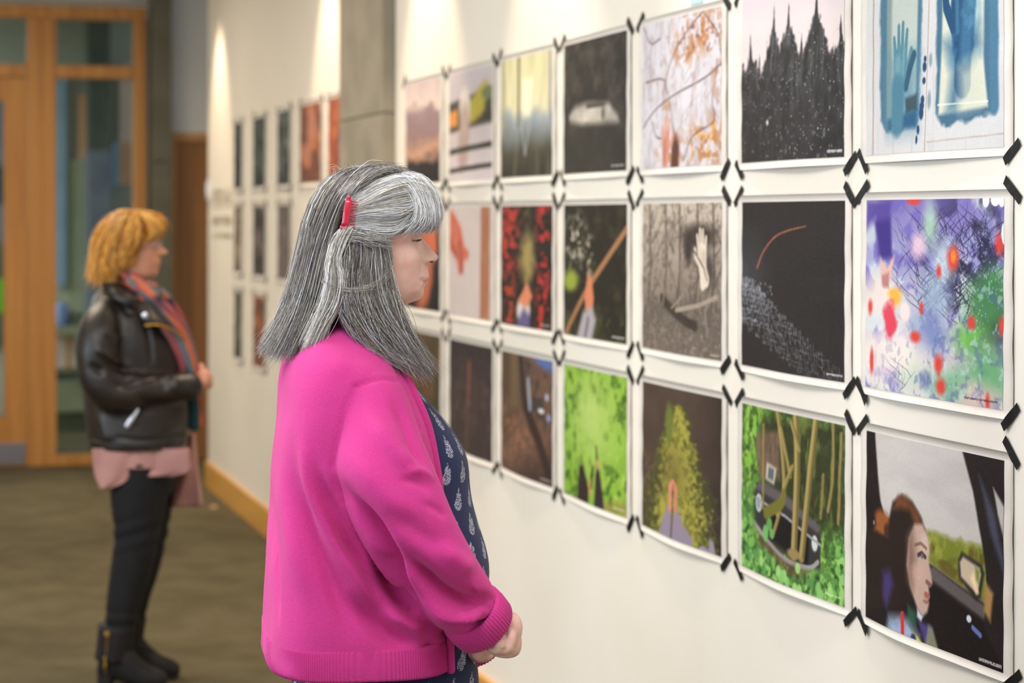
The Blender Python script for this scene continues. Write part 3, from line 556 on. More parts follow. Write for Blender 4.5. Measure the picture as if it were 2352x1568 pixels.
def p_yew(r):
    v = Cv(*r, (84, 68, 58), 19); v.mix(v.noise(5, 4, 4), (64, 52, 46), .8); v.mix(v.th(v.X, .7, 1), (52, 44, 40), .7)
    tri = np.clip(1.35-np.abs(v.X-.5)/(.06+.42*np.clip((v.Y-.08)*1.35, 0, 1)**.8)*1.05, 0, 1)*v.th(v.Y, .08, .14); n = v.noise(20, 22, 4)
    v.mix(v.th(tri*1.1+(n-.5)*1.2, .3, .6), (72, 72, 38), .95); v.mix(v.th(tri+(v.noise(26, 28, 3)-.5)*1.5, .62, .85), (128, 126, 54), .85); v.mix(v.th(tri+(v.noise(30, 32, 3)-.5)*1.6, .85, 1.0), (168, 160, 70), .8); v.mix(np.clip(1.2-np.hypot((v.X-.45)/.2, (v.Y-.56)/.22), 0, 1), (104, 90, 50), .6)
    v.ell(.38, .25, .05, .13, (104, 112, 52), .7, warp=(v.noise(16, 16)-.5)*.8); v.twigs(20, (132, 118, 76), .0035, (0, .5, .22, 1), .6, -.12); v.twigs(10, (120, 108, 70), .0035, (.8, .8, 1, 1.1), .6, -.12)
    v.poly([(.26, 1.02), (.34, .86), (.41, .76), (.46, .9), (.5, .76), (.6, .88), (.7, .94), (.72, 1.02)], (142, 128, 144), .015); v.line([(.45, 1), (.46, .8)], .012, (84, 76, 62), .6)
    v.line([(.42, .8), (.415, .66), (.44, .635)], .024, (204, 134, 110), .3); v.line([(.49, .79), (.49, .67), (.46, .635)], .024, (198, 126, 104), .3); v.line([(.455, .64), (.455, .8)], .005, (110, 62, 50), .6)
    v.poly([(.86, 1.02), (.88, .9), (.92, .92), (.95, 1.02)], (150, 138, 150), .015); v.ell(.82, .99, .05, .02, (150, 138, 150), .4); return v
def p_oldcar(r):
    v = Cv(*r, (60, 84, 40), 20); n = v.noise(26, 22, 4); v.mix(v.th(n, .4, .6), (96, 136, 58), .9); v.mix(v.th(v.noise(30, 26, 3), .55, .68), (148, 192, 88), .9)
    v.poly([(.2, .05), (1, .0), (1, .6), (.55, .6), (.2, .4)], (44, 46, 30), .05, .85); v.poly([(.14, .16), (.4, .12), (.42, .4), (.2, .42)], (126, 96, 84), .02, .85, tex=.5+.7*v.noise(40, 16, 2)); v.poly([(.28, .32), (.38, .34), (.36, .44), (.27, .42)], (196, 186, 170), .012); v.poly([(.3, .34), (.36, .35), (.35, .42), (.29, .41)], (90, 100, 104), .01)
    v.mix(v.th(v.noise(20, 14, 3), .5, .62)*v.pmask([(0, -.05), (.25, -.05), (.15, .4), (0, .6)], .08), (132, 182, 66), .95); v.mix(v.th(v.noise(26, 6, 3), .55, .7)*v.pmask([(.55, 0), (1, 0), (1, .6), (.6, .5)], .06), (104, 116, 52), .7)
    v.poly([(.15, .5), (.2, .45), (.45, .47), (.8, .62), (.8, .84), (.7, .86), (.3, .78), (.15, .68)], (52, 50, 50), .015); v.poly([(.16, .48), (.22, .44), (.5, .48), (.8, .6), (.78, .64), (.48, .54), (.18, .5)], (92, 84, 88), .012); v.poly([(.34, .58), (.7, .66), (.7, .84), (.34, .76)], (26, 24, 24), .015)
    v.ell(.2, .575, .034, .055, (190, 196, 196), .25); v.ell(.2, .575, .022, .038, (140, 150, 152), .4); v.ell(.75, .70, .026, .045, (196, 202, 200), .3); v.line([(.16, .55), (.48, .6), (.8, .7)], .006, (150, 146, 148), .6)
    v.curve([(.14, .7), (.3, .78), (.5, .85), (.7, .85), (.78, .8)], .012, (152, 146, 144), .5); v.poly([(.2, .76), (.5, .86), (.72, .87), (.7, .95), (.4, .92), (.22, .84)], (96, 62, 52), .02, .9, tex=.4+.9*v.noise(16, 12))
    T1 = (138, 122, 70)
    for p, w in (([(.56, -.02), (.58, .3), (.57, .8)], .034), ([(.75, -.02), (.7, .3), (.64, .8)], .03), ([(.38, -.02), (.44, .25), (.46, .45), (.4, .6)], .02), ([(.42, .1), (.52, .36)], .014), ([(.6, .2), (.52, .05)], .012), ([(.9, 0), (.9, .3), (.86, .5)], .009), ([(.97, .05), (.95, .55)], .009), ([(.82, .3), (.8, .55)], .007), ([(.24, .1), (.25, .6)], .008), ([(.36, .74), (.42, .6), (.46, .45), (.54, .3)], .012)): v.curve(p, w, T1, .4); v.curve([(x-.012, y) for x, y in p], w*.35, (170, 152, 94), .9, .7); v.curve([(x+.016, y) for x, y in p], w*.3, (92, 80, 46), .9, .7)
    v.curve([(.28, .62), (.36, .58), (.44, .53), (.46, .48)], .03, (110, 106, 44), .5); v.ell(.57, .8, .06, .03, (146, 124, 80), .5)
    fg = v.th(v.Y+.06*np.sin(v.X*9)-.12*np.abs(v.X-.45), .82, .9); fg = np.maximum(fg, v.th(v.Y, .45, .6)*np.clip(1.2-v.X/.16, 0, 1)); fg = np.maximum(fg, v.th(v.Y, .55, .7)*np.clip((v.X-.84)/.1, 0, 1)); n1 = v.noise(30, 26, 3)
    v.mix(fg, (58, 96, 48), .95); v.mix(fg*v.th(n1, .42, .58), (98, 152, 74), .95); v.mix(fg*v.th(v.noise(32, 30, 3), .52, .62), (150, 198, 104), .9); v.mix(fg*v.th(v.noise(30, 26, 2), .66, .76), (30, 50, 28), .8)
    for k in range(34):
        x, y = v.r.uniform(0, 1), v.r.uniform(.7, 1.0)
        if y < .86 and .2 < x < .82: y = v.r.uniform(.9, 1.0)
        a = v.r.uniform(-.7, .7); v.ell(x, y, .022, .032, [(118, 176, 84), (160, 206, 118), (86, 142, 76), (132, 186, 104)][k % 4], .35, a, .9)
    v.ell(.32, .68, .03, .04, (96, 152, 76), .3); v.ell(.28, .74, .03, .05, (112, 172, 96), .3); v.ell(.35, .73, .025, .03, (104, 160, 88), .3)
    return v.caption((200, 226, 180), .84)
def p_carpassenger(r):
    v = Cv(*r, (30, 24, 24), 21); sky = v.pmask([(.07, -.02), (.74, -.02), (.82, .2), (.88, .45), (.9, .7), (.55, .6), (.2, .5), (.1, .3)], .01)
    v.mix(sky, (190, 184, 180)); v.mix(sky*v.th(v.noise(3, 9, 4), .4, .7), (176, 170, 168), .6)
    hd = sky*v.th(v.Y+(v.noise(16, 3)-.5)*.05, .42, .46); v.mix(hd, (112, 122, 44)); v.mix(hd*v.th(v.noise(14, 9, 4), .45, .65), (146, 150, 62), .9); v.mix(hd*v.th(v.noise(14, 9, 3), .55, .7), (90, 76, 34), .8); v.mix(hd*v.th(v.Y, .6, .68), (150, 116, 60), .4)
    v.poly([(.48, .66), (.54, .6), (.92, .72), (.94, .76), (.9, .79)], (92, 84, 84), .015); v.poly([(.5, .68), (.92, .8), (1.02, .85), (1.02, 1.02), (.5, 1.02)], (28, 22, 22), .02)
    v.poly([(.72, -.02), (1.02, -.02), (1.02, 1), (.88, .82), (.9, .6), (.86, .4), (.8, .18)], (36, 31, 31), .01); v.poly([(.84, .1), (.94, .26), (1, .46), (1, .54), (.92, .36)], (66, 68, 84), .02); v.poly([(.93, .14), (1.0, .22), (1.0, .36), (.96, .26)], (176, 172, 166), .01); v.poly([(.89, .6), (.94, .64), (.92, .78), (.88, .74)], (164, 128, 76), .015)
    v.poly([(.71, .53), (.73, .49), (.86, .52), (.88, .56), (.86, .68), (.83, .7), (.72, .62)], (40, 38, 38), .012); v.poly([(.72, .54), (.74, .51), (.85, .54), (.86, .57), (.84, .67), (.73, .61)], (190, 172, 150), .01); v.poly([(.79, .6), (.81, .57), (.85, .66), (.83, .67)], (232, 204, 160), .012); v.poly([(.82, .54), (.85, .55), (.85, .62), (.83, .6)], (120, 128, 66), .012)
    v.poly([(-.02, -.02), (.07, -.02), (.1, .22), (.13, .36), (.2, .5), (.2, .7), (-.02, .8)], (30, 25, 25), .012)
    v.ell(.14, .47, .07, .07, (140, 82, 44), .5, warp=(v.noise(12, 14)-.5)*.6); v.ell(.19, .5, .03, .04, (70, 40, 28), .6)
    v.poly([(.2, .44), (.23, .34), (.3, .29), (.38, .31), (.45, .38), (.5, .48), (.5, .56), (.42, .78), (.3, .88), (.18, .9), (.02, .95), (-.02, .55), (.1, .52), (.2, .54)], (38, 28, 25), .015)
    v.poly([(.23, .38), (.27, .30), (.34, .29), (.43, .36), (.48, .45), (.42, .44), (.36, .36), (.3, .36)], (112, 68, 42), .02, .9, tex=.6+.6*v.noise(24, 6))
    v.poly([(.36, .5), (.4, .42), (.46, .41), (.5, .47), (.515, .54), (.51, .58), (.53, .65), (.54, .69), (.515, .715), (.52, .745), (.515, .775), (.52, .8), (.51, .84), (.48, .87), (.44, .84), (.38, .74), (.35, .64)], (184, 156, 142), .012)
    v.poly([(.35, .5), (.39, .44), (.42, .6), (.4, .76), (.36, .7)], (116, 88, 76), .04, .8); v.ell(.48, .50, .03, .05, (204, 180, 168), .9, a=.7); v.ell(.44, .66, .05, .05, (196, 160, 144), .9, a=.6)
    v.line([(.41, .525), (.45, .507), (.49, .525)], .006, (112, 84, 70), .9, .8); v.line([(.435, .57), (.46, .555), (.485, .57)], .009, (72, 56, 54), .6); v.ell(.462, .570, .009, .013, (92, 106, 116), .5); v.line([(.5, .69), (.525, .7)], .009, (130, 88, 78), .8); v.line([(.495, .755), (.515, .76)], .012, (166, 94, 86), .6); v.ell(.5, .79, .02, .01, (140, 108, 96), .8)
    v.poly([(.16, .72), (.22, .7), (.25, .76), (.2, .9), (.16, .84)], (70, 58, 122), .03, .8); v.poly([(.37, .84), (.43, .86), (.44, .94), (.37, .92)], (44, 82, 62), .02); v.poly([(.44, .84), (.48, .87), (.47, .9), (.44, .88)], (196, 204, 214), .01); v.poly([(.45, .9), (.54, .9), (.56, .98), (.5, 1.0)], (72, 62, 118), .015)
    v.poly([(.52, .9), (.55, .91), (.6, 1.02), (.5, 1.02)], (122, 124, 104), .012); v.poly([(.22, .93), (.34, .9), (.46, .97), (.48, 1.02), (.2, 1.02)], (150, 168, 194), .03, tex=.6+.6*v.noise(18, 14)); v.line([(.33, .9), (.34, 1.0)], .016, (196, 50, 54), .4); v.line([(.42, .99), (.47, 1.02)], .02, (206, 194, 50), .5); v.ell(.42, 1.0, .02, .03, (52, 54, 110), .5)
    v.ell(.785, .80, .016, .018, (200, 206, 214), .4); v.line([(.81, .835), (.86, .86)], .01, (92, 112, 170), .6)
    v.ell(.07, .48, .006, .012, (120, 130, 150), .6)
    return v.grain(.012).caption((226, 222, 220), .85, .972, .99)
def p_mix(seed, c0, c1, c2, fx=5, fy=4):
    def f(r):
        v = Cv(*r, c0, seed); v.mix(v.th(v.noise(fx, fy, 4), .45, .6), c1, .9); v.mix(v.th(v.noise(fx*2, fy*2, 3), .58, .7), c2, .8); v.mix(v.th(v.Y, .75, .95), c0, .7); return v
    return f

# ------------------------------------------------------------------ posters
def bulge(a, b, amp, ph):
    """how far the sheet stands off the wall: a,b in 0..1 from left/bottom; the taped corners lie flat"""
    return .0022+amp*np.sin(np.pi*np.clip(a, 0, 1))**.8*(.25+.75*(1-b)**2)*(1+.25*np.sin(2*np.pi*a+ph))+amp*.08*np.sin(np.pi*b)+amp*.08*np.sin(np.pi*np.clip(b, 0, 1))*np.sin(7*np.pi*b+ph)*(np.abs(a-.5)*2)**2
def make_poster(sc, zc, W, H, w, h, paint, res, label, group, seed, tapes=True, dx=0., amp=.0115):
    """sheet W x H with a print w x h, centred at s=sc, z=zc on the picture wall"""
    rg = np.random.default_rng(seed); ph = rg.uniform(0, 6); amp = amp*rg.uniform(.8, 1.25)
    def sheet(nx, ny, w_, h_, off, ox=0.):
        a = np.linspace(0, 1, nx); b = np.linspace(0, 1, ny); A, B = np.meshgrid(a, b)
        px = (A-.5)*w_+ox; pz = (B-.5)*h_; d = bulge(px/W+.5, pz/H+.5, amp, ph)+off
        return np.column_stack([-px.ravel(), d.ravel(), pz.ravel()+H/2])
    nx, ny = 40, 28
    Vf = sheet(nx, ny, W, H, .0006); Vb = sheet(nx, ny, W, H, 0.)
    q = np.arange(nx*ny).reshape(ny, nx)
    Ff = np.column_stack([q[:-1, :-1].ravel(), q[1:, :-1].ravel(), q[1:, 1:].ravel(), q[:-1, 1:].ravel()])
    Ff = Ff[:, ::-1]; Fb = Ff[:, ::-1]+nx*ny
    per = np.concatenate([q[0, :-1], q[:-1, -1], q[-1, :0:-1], q[:0:-1, 0]]); p2 = np.roll(per, -1)
    Fs = np.column_stack([per, p2, p2+nx*ny, per+nx*ny])
    o = mesh_obj('poster', np.vstack([Vf, Vb]), np.vstack([Ff, Fb, Fs]), M['paper'], loc=(sc, WALLY, zc-H/2))
    tag(o, label, 'poster', group)
    v = paint(res); img = np.clip(v.I, 0, 1)[::-1]      # row 0 = bottom
    gx, gy = res
    V = sheet(gx, gy, w, h, .0012, dx); q = np.arange(gx*gy).reshape(gy, gx)
    F = np.column_stack([q[:-1, :-1].ravel(), q[:-1, 1:].ravel(), q[1:, 1:].ravel(), q[1:, :-1].ravel()])
    mesh_obj('picture', V, F, M['print'], o, colors=s2l(img).reshape(-1, 3))
    if tapes:
        for ix, iz in ((-1, -1), (1, -1), (-1, 1), (1, 1)):
            L = rg.uniform(.057, .066); tw = rg.uniform(.0145, .0185); an = math.radians(rg.uniform(33, 45))*(1 if ix*iz > 0 else -1)*-1
            cx, cz = ix*(W/2-.004+rg.uniform(-.005, .005)), H/2+iz*(H/2-.003+rg.uniform(-.004, .004))
            ca, sa = math.cos(an), math.sin(an); pts = []
            n = 7
            for yy in (.0016, .0024):
                for k in range(n):
                    for e in (-1, 1):
                        l = (k/(n-1)-.5)*L; x = cx+l*ca-e*tw/2*sa*1.0; z = cz+l*sa+e*tw/2*ca
                        x += 0.
                        aa, b = x/W+.5, z/H
                        ins = (0 <= aa <= 1) and (0 <= b <= 1)
                        d = float(bulge(np.clip(aa, 0, 1), np.clip(b, 0, 1), amp, ph))
                        pts.append((-x, yy+(d if ins else max(0, d-.0012)), z))
            F = []
            for k in range(n-1):
                a0 = 2*k; F.append((a0, a0+1, a0+3, a0+2)); F.append((2*n+a0, 2*n+a0+2, 2*n+a0+3, 2*n+a0+1))
                F.append((a0, a0+2, 2*n+a0+2, 2*n+a0)); F.append((a0+1, 2*n+a0+1, 2*n+a0+3, a0+3))
            F += [(0, 2*n, 2*n+1, 1), (2*n-2, 2*n-1, 4*n-1, 4*n-2)]
            mesh_obj('tape_strip', pts, F, M['tape'], o, smooth=False)
    return o
gap = [7.80, 7.147, 6.504, 5.855, 5.207, 4.536, 3.886, 3.245]
ctr = [(7.735+7.226)/2]+[(gap[k]+gap[k+1])/2 for k in range(1, 7)]
ctr[6] = 3.573
NEAR = [  # row, column, painter, resolution, label
 (0, 0, p_sunset, LO, 'poster of a dusky peach sky over a black tree line, beside the pilaster'),
 (0, 1, p_truck, LO, 'poster with an orange panel, yellow leaves and pale horizontal rails, second in top row'),
 (0, 2, p_pond, MD, 'poster of a pale yellow pond with tall trunks fading to dark below'),
 (0, 3, p_palecar, MD, 'dark poster with one pale glowing car window shape in the middle'),
 (0, 4, p_autumn, HI, 'poster of bare branches and orange autumn leaves with a raised hand below'),
 (0, 5, p_conifers, HI, 'poster of black spiky conifers speckled with snow under a pale pink sky'),
 (0, 6, p_cyanotype, HI, 'poster of two deep blue handprints on whitewashed boards'),
 (1, 0, p_skin, LO, 'dark poster with orange skin tones half hidden behind the grey-haired head'),
 (1, 1, p_claw, LO, 'poster of a curled reddish hand against a pale wall with a brown strip'),
 (1, 2, p_redleaf, MD, 'dark poster with columns of red leaves above a hand in a blue sleeve'),
 (1, 3, p_branch, MD, 'dark poster of a diagonal brown branch held by a hand in grey sleeve'),
 (1, 4, p_forest, HI, 'sepia grey poster of a white hand among bare woodland trees'),
 (1, 5, p_arc, HI, 'black poster with a thin red arc above rows of blurred white scribble'),
 (1, 6, p_flowers, HI, 'poster of purple, white and green garden blur with red flowers'),
 (2, 0, p_rust, LO, 'mossy green and rust striped poster behind the hair ends, bottom row'),
 (2, 1, p_stem, MD, 'dark brown poster with one faint reddish upright stem'),
 (2, 2, p_litter, MD, 'poster of a tree trunk foot and brown fallen leaf litter'),
 (2, 3, p_green, HI, 'bright lime green poster with dark arms rising from the bottom'),
 (2, 4, p_yew, HI, 'poster of a yellow-green yew bush with joined hands in lilac sleeves'),
 (2, 5, p_oldcar, HI, 'poster of an abandoned car with trees growing through its bonnet'),
 (2, 6, p_carpassenger, HI, 'poster of a young passenger in profile looking out of a car window'),
]
zc = [1.8955, 1.4515, 1.0085]
for r_, c_, fn, res, lab in NEAR:
    make_poster(ctr[c_], zc[r_], .594, .388, .538 if c_ else .509, .358, fn, res, lab, 'posters on the near picture wall', 100+r_*10+c_)
FAR = []
far_cols = [(11.871, 11.61), (11.218, 10.85), (10.479, 10.144), (9.872, 9.369), (9.202, 8.86)]
frz = [1.925, 1.475, 1.012]
FARC = [[((40, 46, 50), (62, 68, 70), (88, 88, 84)), ((38, 44, 46), (66, 72, 72), (120, 118, 108)), ((44, 52, 50), (96, 104, 98), (150, 150, 140)), ((104, 62, 48), (176, 120, 96), (206, 120, 70)), ((150, 78, 50), (190, 104, 62), (60, 48, 46))],
        [((70, 62, 60), (176, 158, 134), (60, 50, 46)), ((62, 56, 58), (130, 116, 112), (46, 42, 42)), ((110, 100, 94), (90, 82, 78), (140, 126, 116)), ((90, 84, 80), (120, 110, 100), (70, 62, 60)), ((84, 80, 76), (116, 104, 96), (60, 56, 54))],
        [((60, 64, 60), (120, 124, 92), (96, 72, 66)), ((120, 74, 56), (180, 110, 80), (64, 56, 52)), ((90, 84, 76), (120, 104, 90), (70, 62, 56)), ((88, 80, 72), (118, 108, 96), (64, 60, 54)), ((92, 84, 78), (120, 110, 100), (66, 62, 58))]]
FLAB = [['narrow near-black poster, first in the top row of the far wall', 'dark charcoal poster second in the far top row', 'dark green-black poster with a pale centre in the far top row', 'rust and peach poster, widest in the far top row', 'orange poster cut off by the stone pilaster'],
        ['poster with a pale beige patch, first in the far middle row', 'dark grey-mauve poster second in the far middle row', 'soft grey-brown poster just behind the long grey hair', 'grey poster hidden behind the head, fourth in far middle row', 'grey poster hidden behind the head, last in far middle row'],
        ['olive and grey poster, first in the far bottom row', 'reddish brown poster above the pink shoulder, far bottom row', 'brown poster hidden behind the hair, third in far bottom row', 'grey-brown poster hidden behind the head, far bottom row', 'brown poster hidden by the pilaster, far bottom row']]
for r_ in range(3):
    for c_ in range(5):
        if r_ == 1 and c_ > 2 or r_ == 2 and c_ > 1: continue
        a, b = far_cols[c_]; cc = FARC[r_][c_]
        make_poster((a+b)/2, frz[r_], (a-b)+.05, .388, a-b, .352, p_mix(40+r_*7+c_, *cc), (60, 50), FLAB[r_][c_], 'posters on the far picture wall', 300+r_*10+c_)

# ------------------------------------------------------------------ people: shared tools
class Fig:
    """a standing figure: local x = to the right seen from the hall, y = away, z = up; origin on the floor"""
    def __init__(s, px, depth):
        s.Z = depth; s.u0 = (px-1176)/FPX*depth; p = FWD*depth+RGT*s.u0
        s.root = empty('person', (p.x, p.y, 0), math.atan2(RGT.y, RGT.x))
    def P(s, px, py, v=0.): d = s.Z+v; return np.array([(px-1176)*d/FPX-s.u0, v, CAMZ-(py-HY)*d/FPX])
    def Pa(s, rows): return np.array([s.P(*r) for r in rows])
    def px(s, V): d = s.Z+V[:, 1]; return (V[:, 0]+s.u0)*FPX/d+1176, HY+(CAMZ-V[:, 2])*FPX/d
    def sections(s, rows, phi, n=48, power=2.3, step=None, v0=0., power2=None):
        """torso loft from silhouette rows (py, left px, right px, half width[, v centre])"""
        rows = [tuple(r)+((v0,) if len(r) == 4 else ()) for r in rows]
        A = smooth_path(rows, step or len(rows)*4); a = np.linspace(0, 2*np.pi, n, endpoint=False); rings = []
        ca, sa = math.cos(phi), math.sin(phi)
        for ir, (y, l, r, B, vc) in enumerate(A):
            pw = power if power2 is None else power+(power2-power)*(ir/max(1, len(A)-1))**1.5
            L, Q = s.P(l, y, vc), s.P(r, y, vc); c = (L+Q)/2; E = (Q[0]-L[0])/2; Ad = math.sqrt(max(E*E-(B*sa)**2, (.6*E)**2))/ca
            x = Ad*np.sign(np.cos(a))*np.abs(np.cos(a))**(2/pw); w = B*np.sign(np.sin(a))*np.abs(np.sin(a))**(2/pw)
            rings.append(np.column_stack([c[0]+x*ca-w*sa, c[1]+x*sa+w*ca, np.full(n, c[2])]))
        return rings
def strokes(fig, V, N, lst, facing=.25, near=True):
    """push folds and seams into the surface: each (points in picture columns/rows, amplitude, width)"""
    x, y = fig.px(V); k = np.clip((-N[:, 1] if near else N[:, 1])/facing, 0, 1); D = np.zeros(len(V))
    for st in lst:
        pts, amp, w = st[:3]; pts = [tuple(q) for q in smooth_path(pts, 3*len(pts))]
        d, p = seg_dist(x, y, pts); fade = np.sin(np.clip(np.minimum(p, 1-p)*2.6, 0, 1)*np.pi/2)**2 if len(st) < 4 else np.ones_like(p)
        D += amp*np.exp(-(d/w)**2)*fade
    return V+N*(D*k)[:, None]
def vnoise3(V, f, seed):
    r = np.random.default_rng(seed); out = np.zeros(len(V))
    for _ in range(10):
        k = r.normal(0, 1, 3)*f; out += np.sin(V@k+r.uniform(0, 6.28))
    return out/3.2
def strand_mesh(paths, radii, cols, tip=.25):
    """paths (n,m,3) -> thin three-sided tubes"""
    n, m, _ = paths.shape
    T = np.gradient(paths, axis=1); T /= np.linalg.norm(T, axis=2, keepdims=True)+1e-9
    ref = np.array([0.3, -1., .2]); ref /= np.linalg.norm(ref)
    X = np.cross(T, ref); X /= np.linalg.norm(X, axis=2, keepdims=True)+1e-9; Y = np.cross(T, X)
    t = np.linspace(0, 1, m); prof = np.where(t > .7, 1-(t-.7)/.3*(1-tip), 1.)*np.where(t < .05, .6, 1.)
    rr = radii[:, None]*prof[None]
    V = np.stack([paths+rr[..., None]*(math.cos(a)*X+math.sin(a)*Y) for a in (0, 2.094, 4.189)], 2)
    idx = np.arange(n*m*3).reshape(n, m, 3); F = []
    for k in range(3):
        k2 = (k+1) % 3
        F.append(np.stack([idx[:, :-1, k], idx[:, :-1, k2], idx[:, 1:, k2], idx[:, 1:, k]], -1).reshape(-1, 4))
    return V.reshape(-1, 3), np.vstack(F), np.repeat(cols, m*3, axis=0)
def lock(fig, guides, n, rg, m=16, jit=.004, width=(.006, .006), mirror=False, wave=.0, clump=0, frizz=.0):
    """strands interpolated across a list of guide curves given as (px,py,v) rows"""
    G = [smooth_path(fig.Pa(g), m) for g in guides]; G = np.array(G); out = []
    q = rg.uniform(0, len(G)-1.0001, n)
    if clump: q = np.where(rg.random(n) < .8, (np.floor(q*clump)+.5+rg.normal(0, .16, n))/clump, q); q = np.clip(q, 0, len(G)-1.0001)
    global LQ
    LQ = q; i = q.astype(int); f = (q-i)[:, None, None]
    ff = f*f*(3-2*f) if len(G) > 2 else f
    Pth = G[i]*(1-f)+G[i+1]*f
    t = np.linspace(0, 1, m)[None, :, None]
    o0, o1 = rg.normal(0, 1, (n, 1, 3))*width[0], rg.normal(0, 1, (n, 1, 3))*width[1]
    Pth = Pth+o0*(1-t)+o1*t
    ph = rg.uniform(0, 6.28, (n, 1, 3)); am = rg.uniform(.2, 1, (n, 1, 1))
    Pth = Pth+jit*am*np.sin(t*rg.uniform(2, 6, (n, 1, 1))+ph)*(t**.7)+wave*am*np.sin(t*rg.uniform(12, 20, (n, 1, 1))+ph)*t
    tt = t[0, :, 0]; fr = np.zeros_like(Pth)
    for q_ in range(3):
        fr += np.sin(tt[None, :, None]*rg.uniform(3, 11, (n, 1, 3))+rg.uniform(0, 6.28, (n, 1, 3)))*rg.normal(0, 1, (n, 1, 3))/(q_+1.2)
    Pth = Pth+fr*frizz*t**.6*np.array([1, .5, .6])
    L = 1+rg.normal(0, .03, (n, 1, 1)); Pth = Pth[:, :1]+(Pth-Pth[:, :1])*L
    if mirror: Pth[..., 1] *= -1
    return Pth
def head_mesh(fig, rows, nose, bumps, phi, rings_per=5, seg=144):
    """head and neck as one skin: rows (py, front px, back px, half width, front fullness); nose rows (py, px forward, sigma m)"""
    A = smooth_path(rows, len(rows)*rings_per); a = np.linspace(0, 2*np.pi, seg, endpoint=False)
    a = a+.42*np.sin(a)*-1*0.0; ca, sa = math.cos(phi), math.sin(phi); sc = fig.Z/FPX
    ny = np.array([q[0] for q in nose]); nf = np.array([q[1] for q in nose]); ns = np.array([q[2] for q in nose]); rings = []
    for y, fr, bk, hw, pw in A:
        F, Bk = fig.P(fr, y), fig.P(bk, y); c = Bk+(F-Bk)*.52
        fx, bx = F[0]-c[0], c[0]-Bk[0]; co, si = np.cos(a), np.sin(a)
        x = np.where(co > 0, fx, bx)*np.sign(co)*np.abs(co)**(2/np.where(co > 0, pw, 2.1)); w = hw*np.sign(si)*np.abs(si)**(2/np.where(co > 0, pw, 2.1))
        p = np.interp(y, ny, nf, 0, 0)*sc; sg = np.interp(y, ny, ns)
        x = x+np.where(co > 0, p*np.exp(-(w/sg)**2), 0)
        for by, bw, amp, bh, sw in bumps:      # row, side offset (m), amplitude (m), row spread, side spread (m)
            g = amp*math.exp(-((y-by)/bh)**2)*(np.exp(-((np.abs(w)-bw)/sw)**2))*np.clip(co*2.2, 0, 1)
            x = x+g*np.clip(co, 0, 1)**.5; w = w+g*np.sign(w)*np.abs(si)*.8
        rings.append(np.column_stack([c[0]+x*ca-w*sa, x*sa+w*ca, np.full(seg, c[2])]))
    return rings
def face_pt(fig, px_, py, side, phi, c_px=None):
    pass
M['skin'] = mat('skin_fair', rgb(228, 184, 168), .52, noise=(rgb(218, 162, 148), (38, 38, 38), 4, .48, .72), bump=((500, 500, 500), 3, .12, .0006), sss=.12)
M['skin2'] = mat('skin_warm', rgb(206, 148, 122), .5, noise=(rgb(190, 122, 102), (30, 30, 30), 3, .5, .75), sss=.1)
M['dark_hairs'] = mat('lash_brow', rgb(70, 54, 48), .6, noise=(rgb(90, 72, 62), (300, 300, 300), 2, .4, .7))
M['eye_white'] = mat('eye_white', rgb(214, 206, 202), .2, noise=(rgb(206, 196, 192), (90, 90, 90), 2, .4, .7))
M['iris'] = mat('iris', rgb(70, 76, 80), .15, noise=(rgb(40, 46, 52), (200, 200, 200), 2, .4, .7))
M['hair'] = mat('hair_strands', (1, 1, 1, 1), .42, attr='Col', spec=.45)
M['lips'] = mat('lip_pink', rgb(186, 122, 116), .5, noise=(rgb(172, 108, 104), (90, 90, 90), 2, .4, .7))
def mix_noise(nt, scale, det=3): pass
# knitted wool with a soft halo
def knit(name, c, c2):
    m = mat(name, c, .85, noise=(c2, (420, 420, 420), 4, .36, .68), bump=((420, 420, 900), 3, .5, .0016), spec=.2, sheen=.18)
    b = m.node_tree.nodes['Principled BSDF']; b.inputs['Sheen Roughness'].default_value = .5; b.inputs['Sheen Tint'].default_value = (1, .55, .8, 1); return m
M['pink'] = knit('pink_wool', rgb(206, 60, 138), rgb(198, 53, 129))

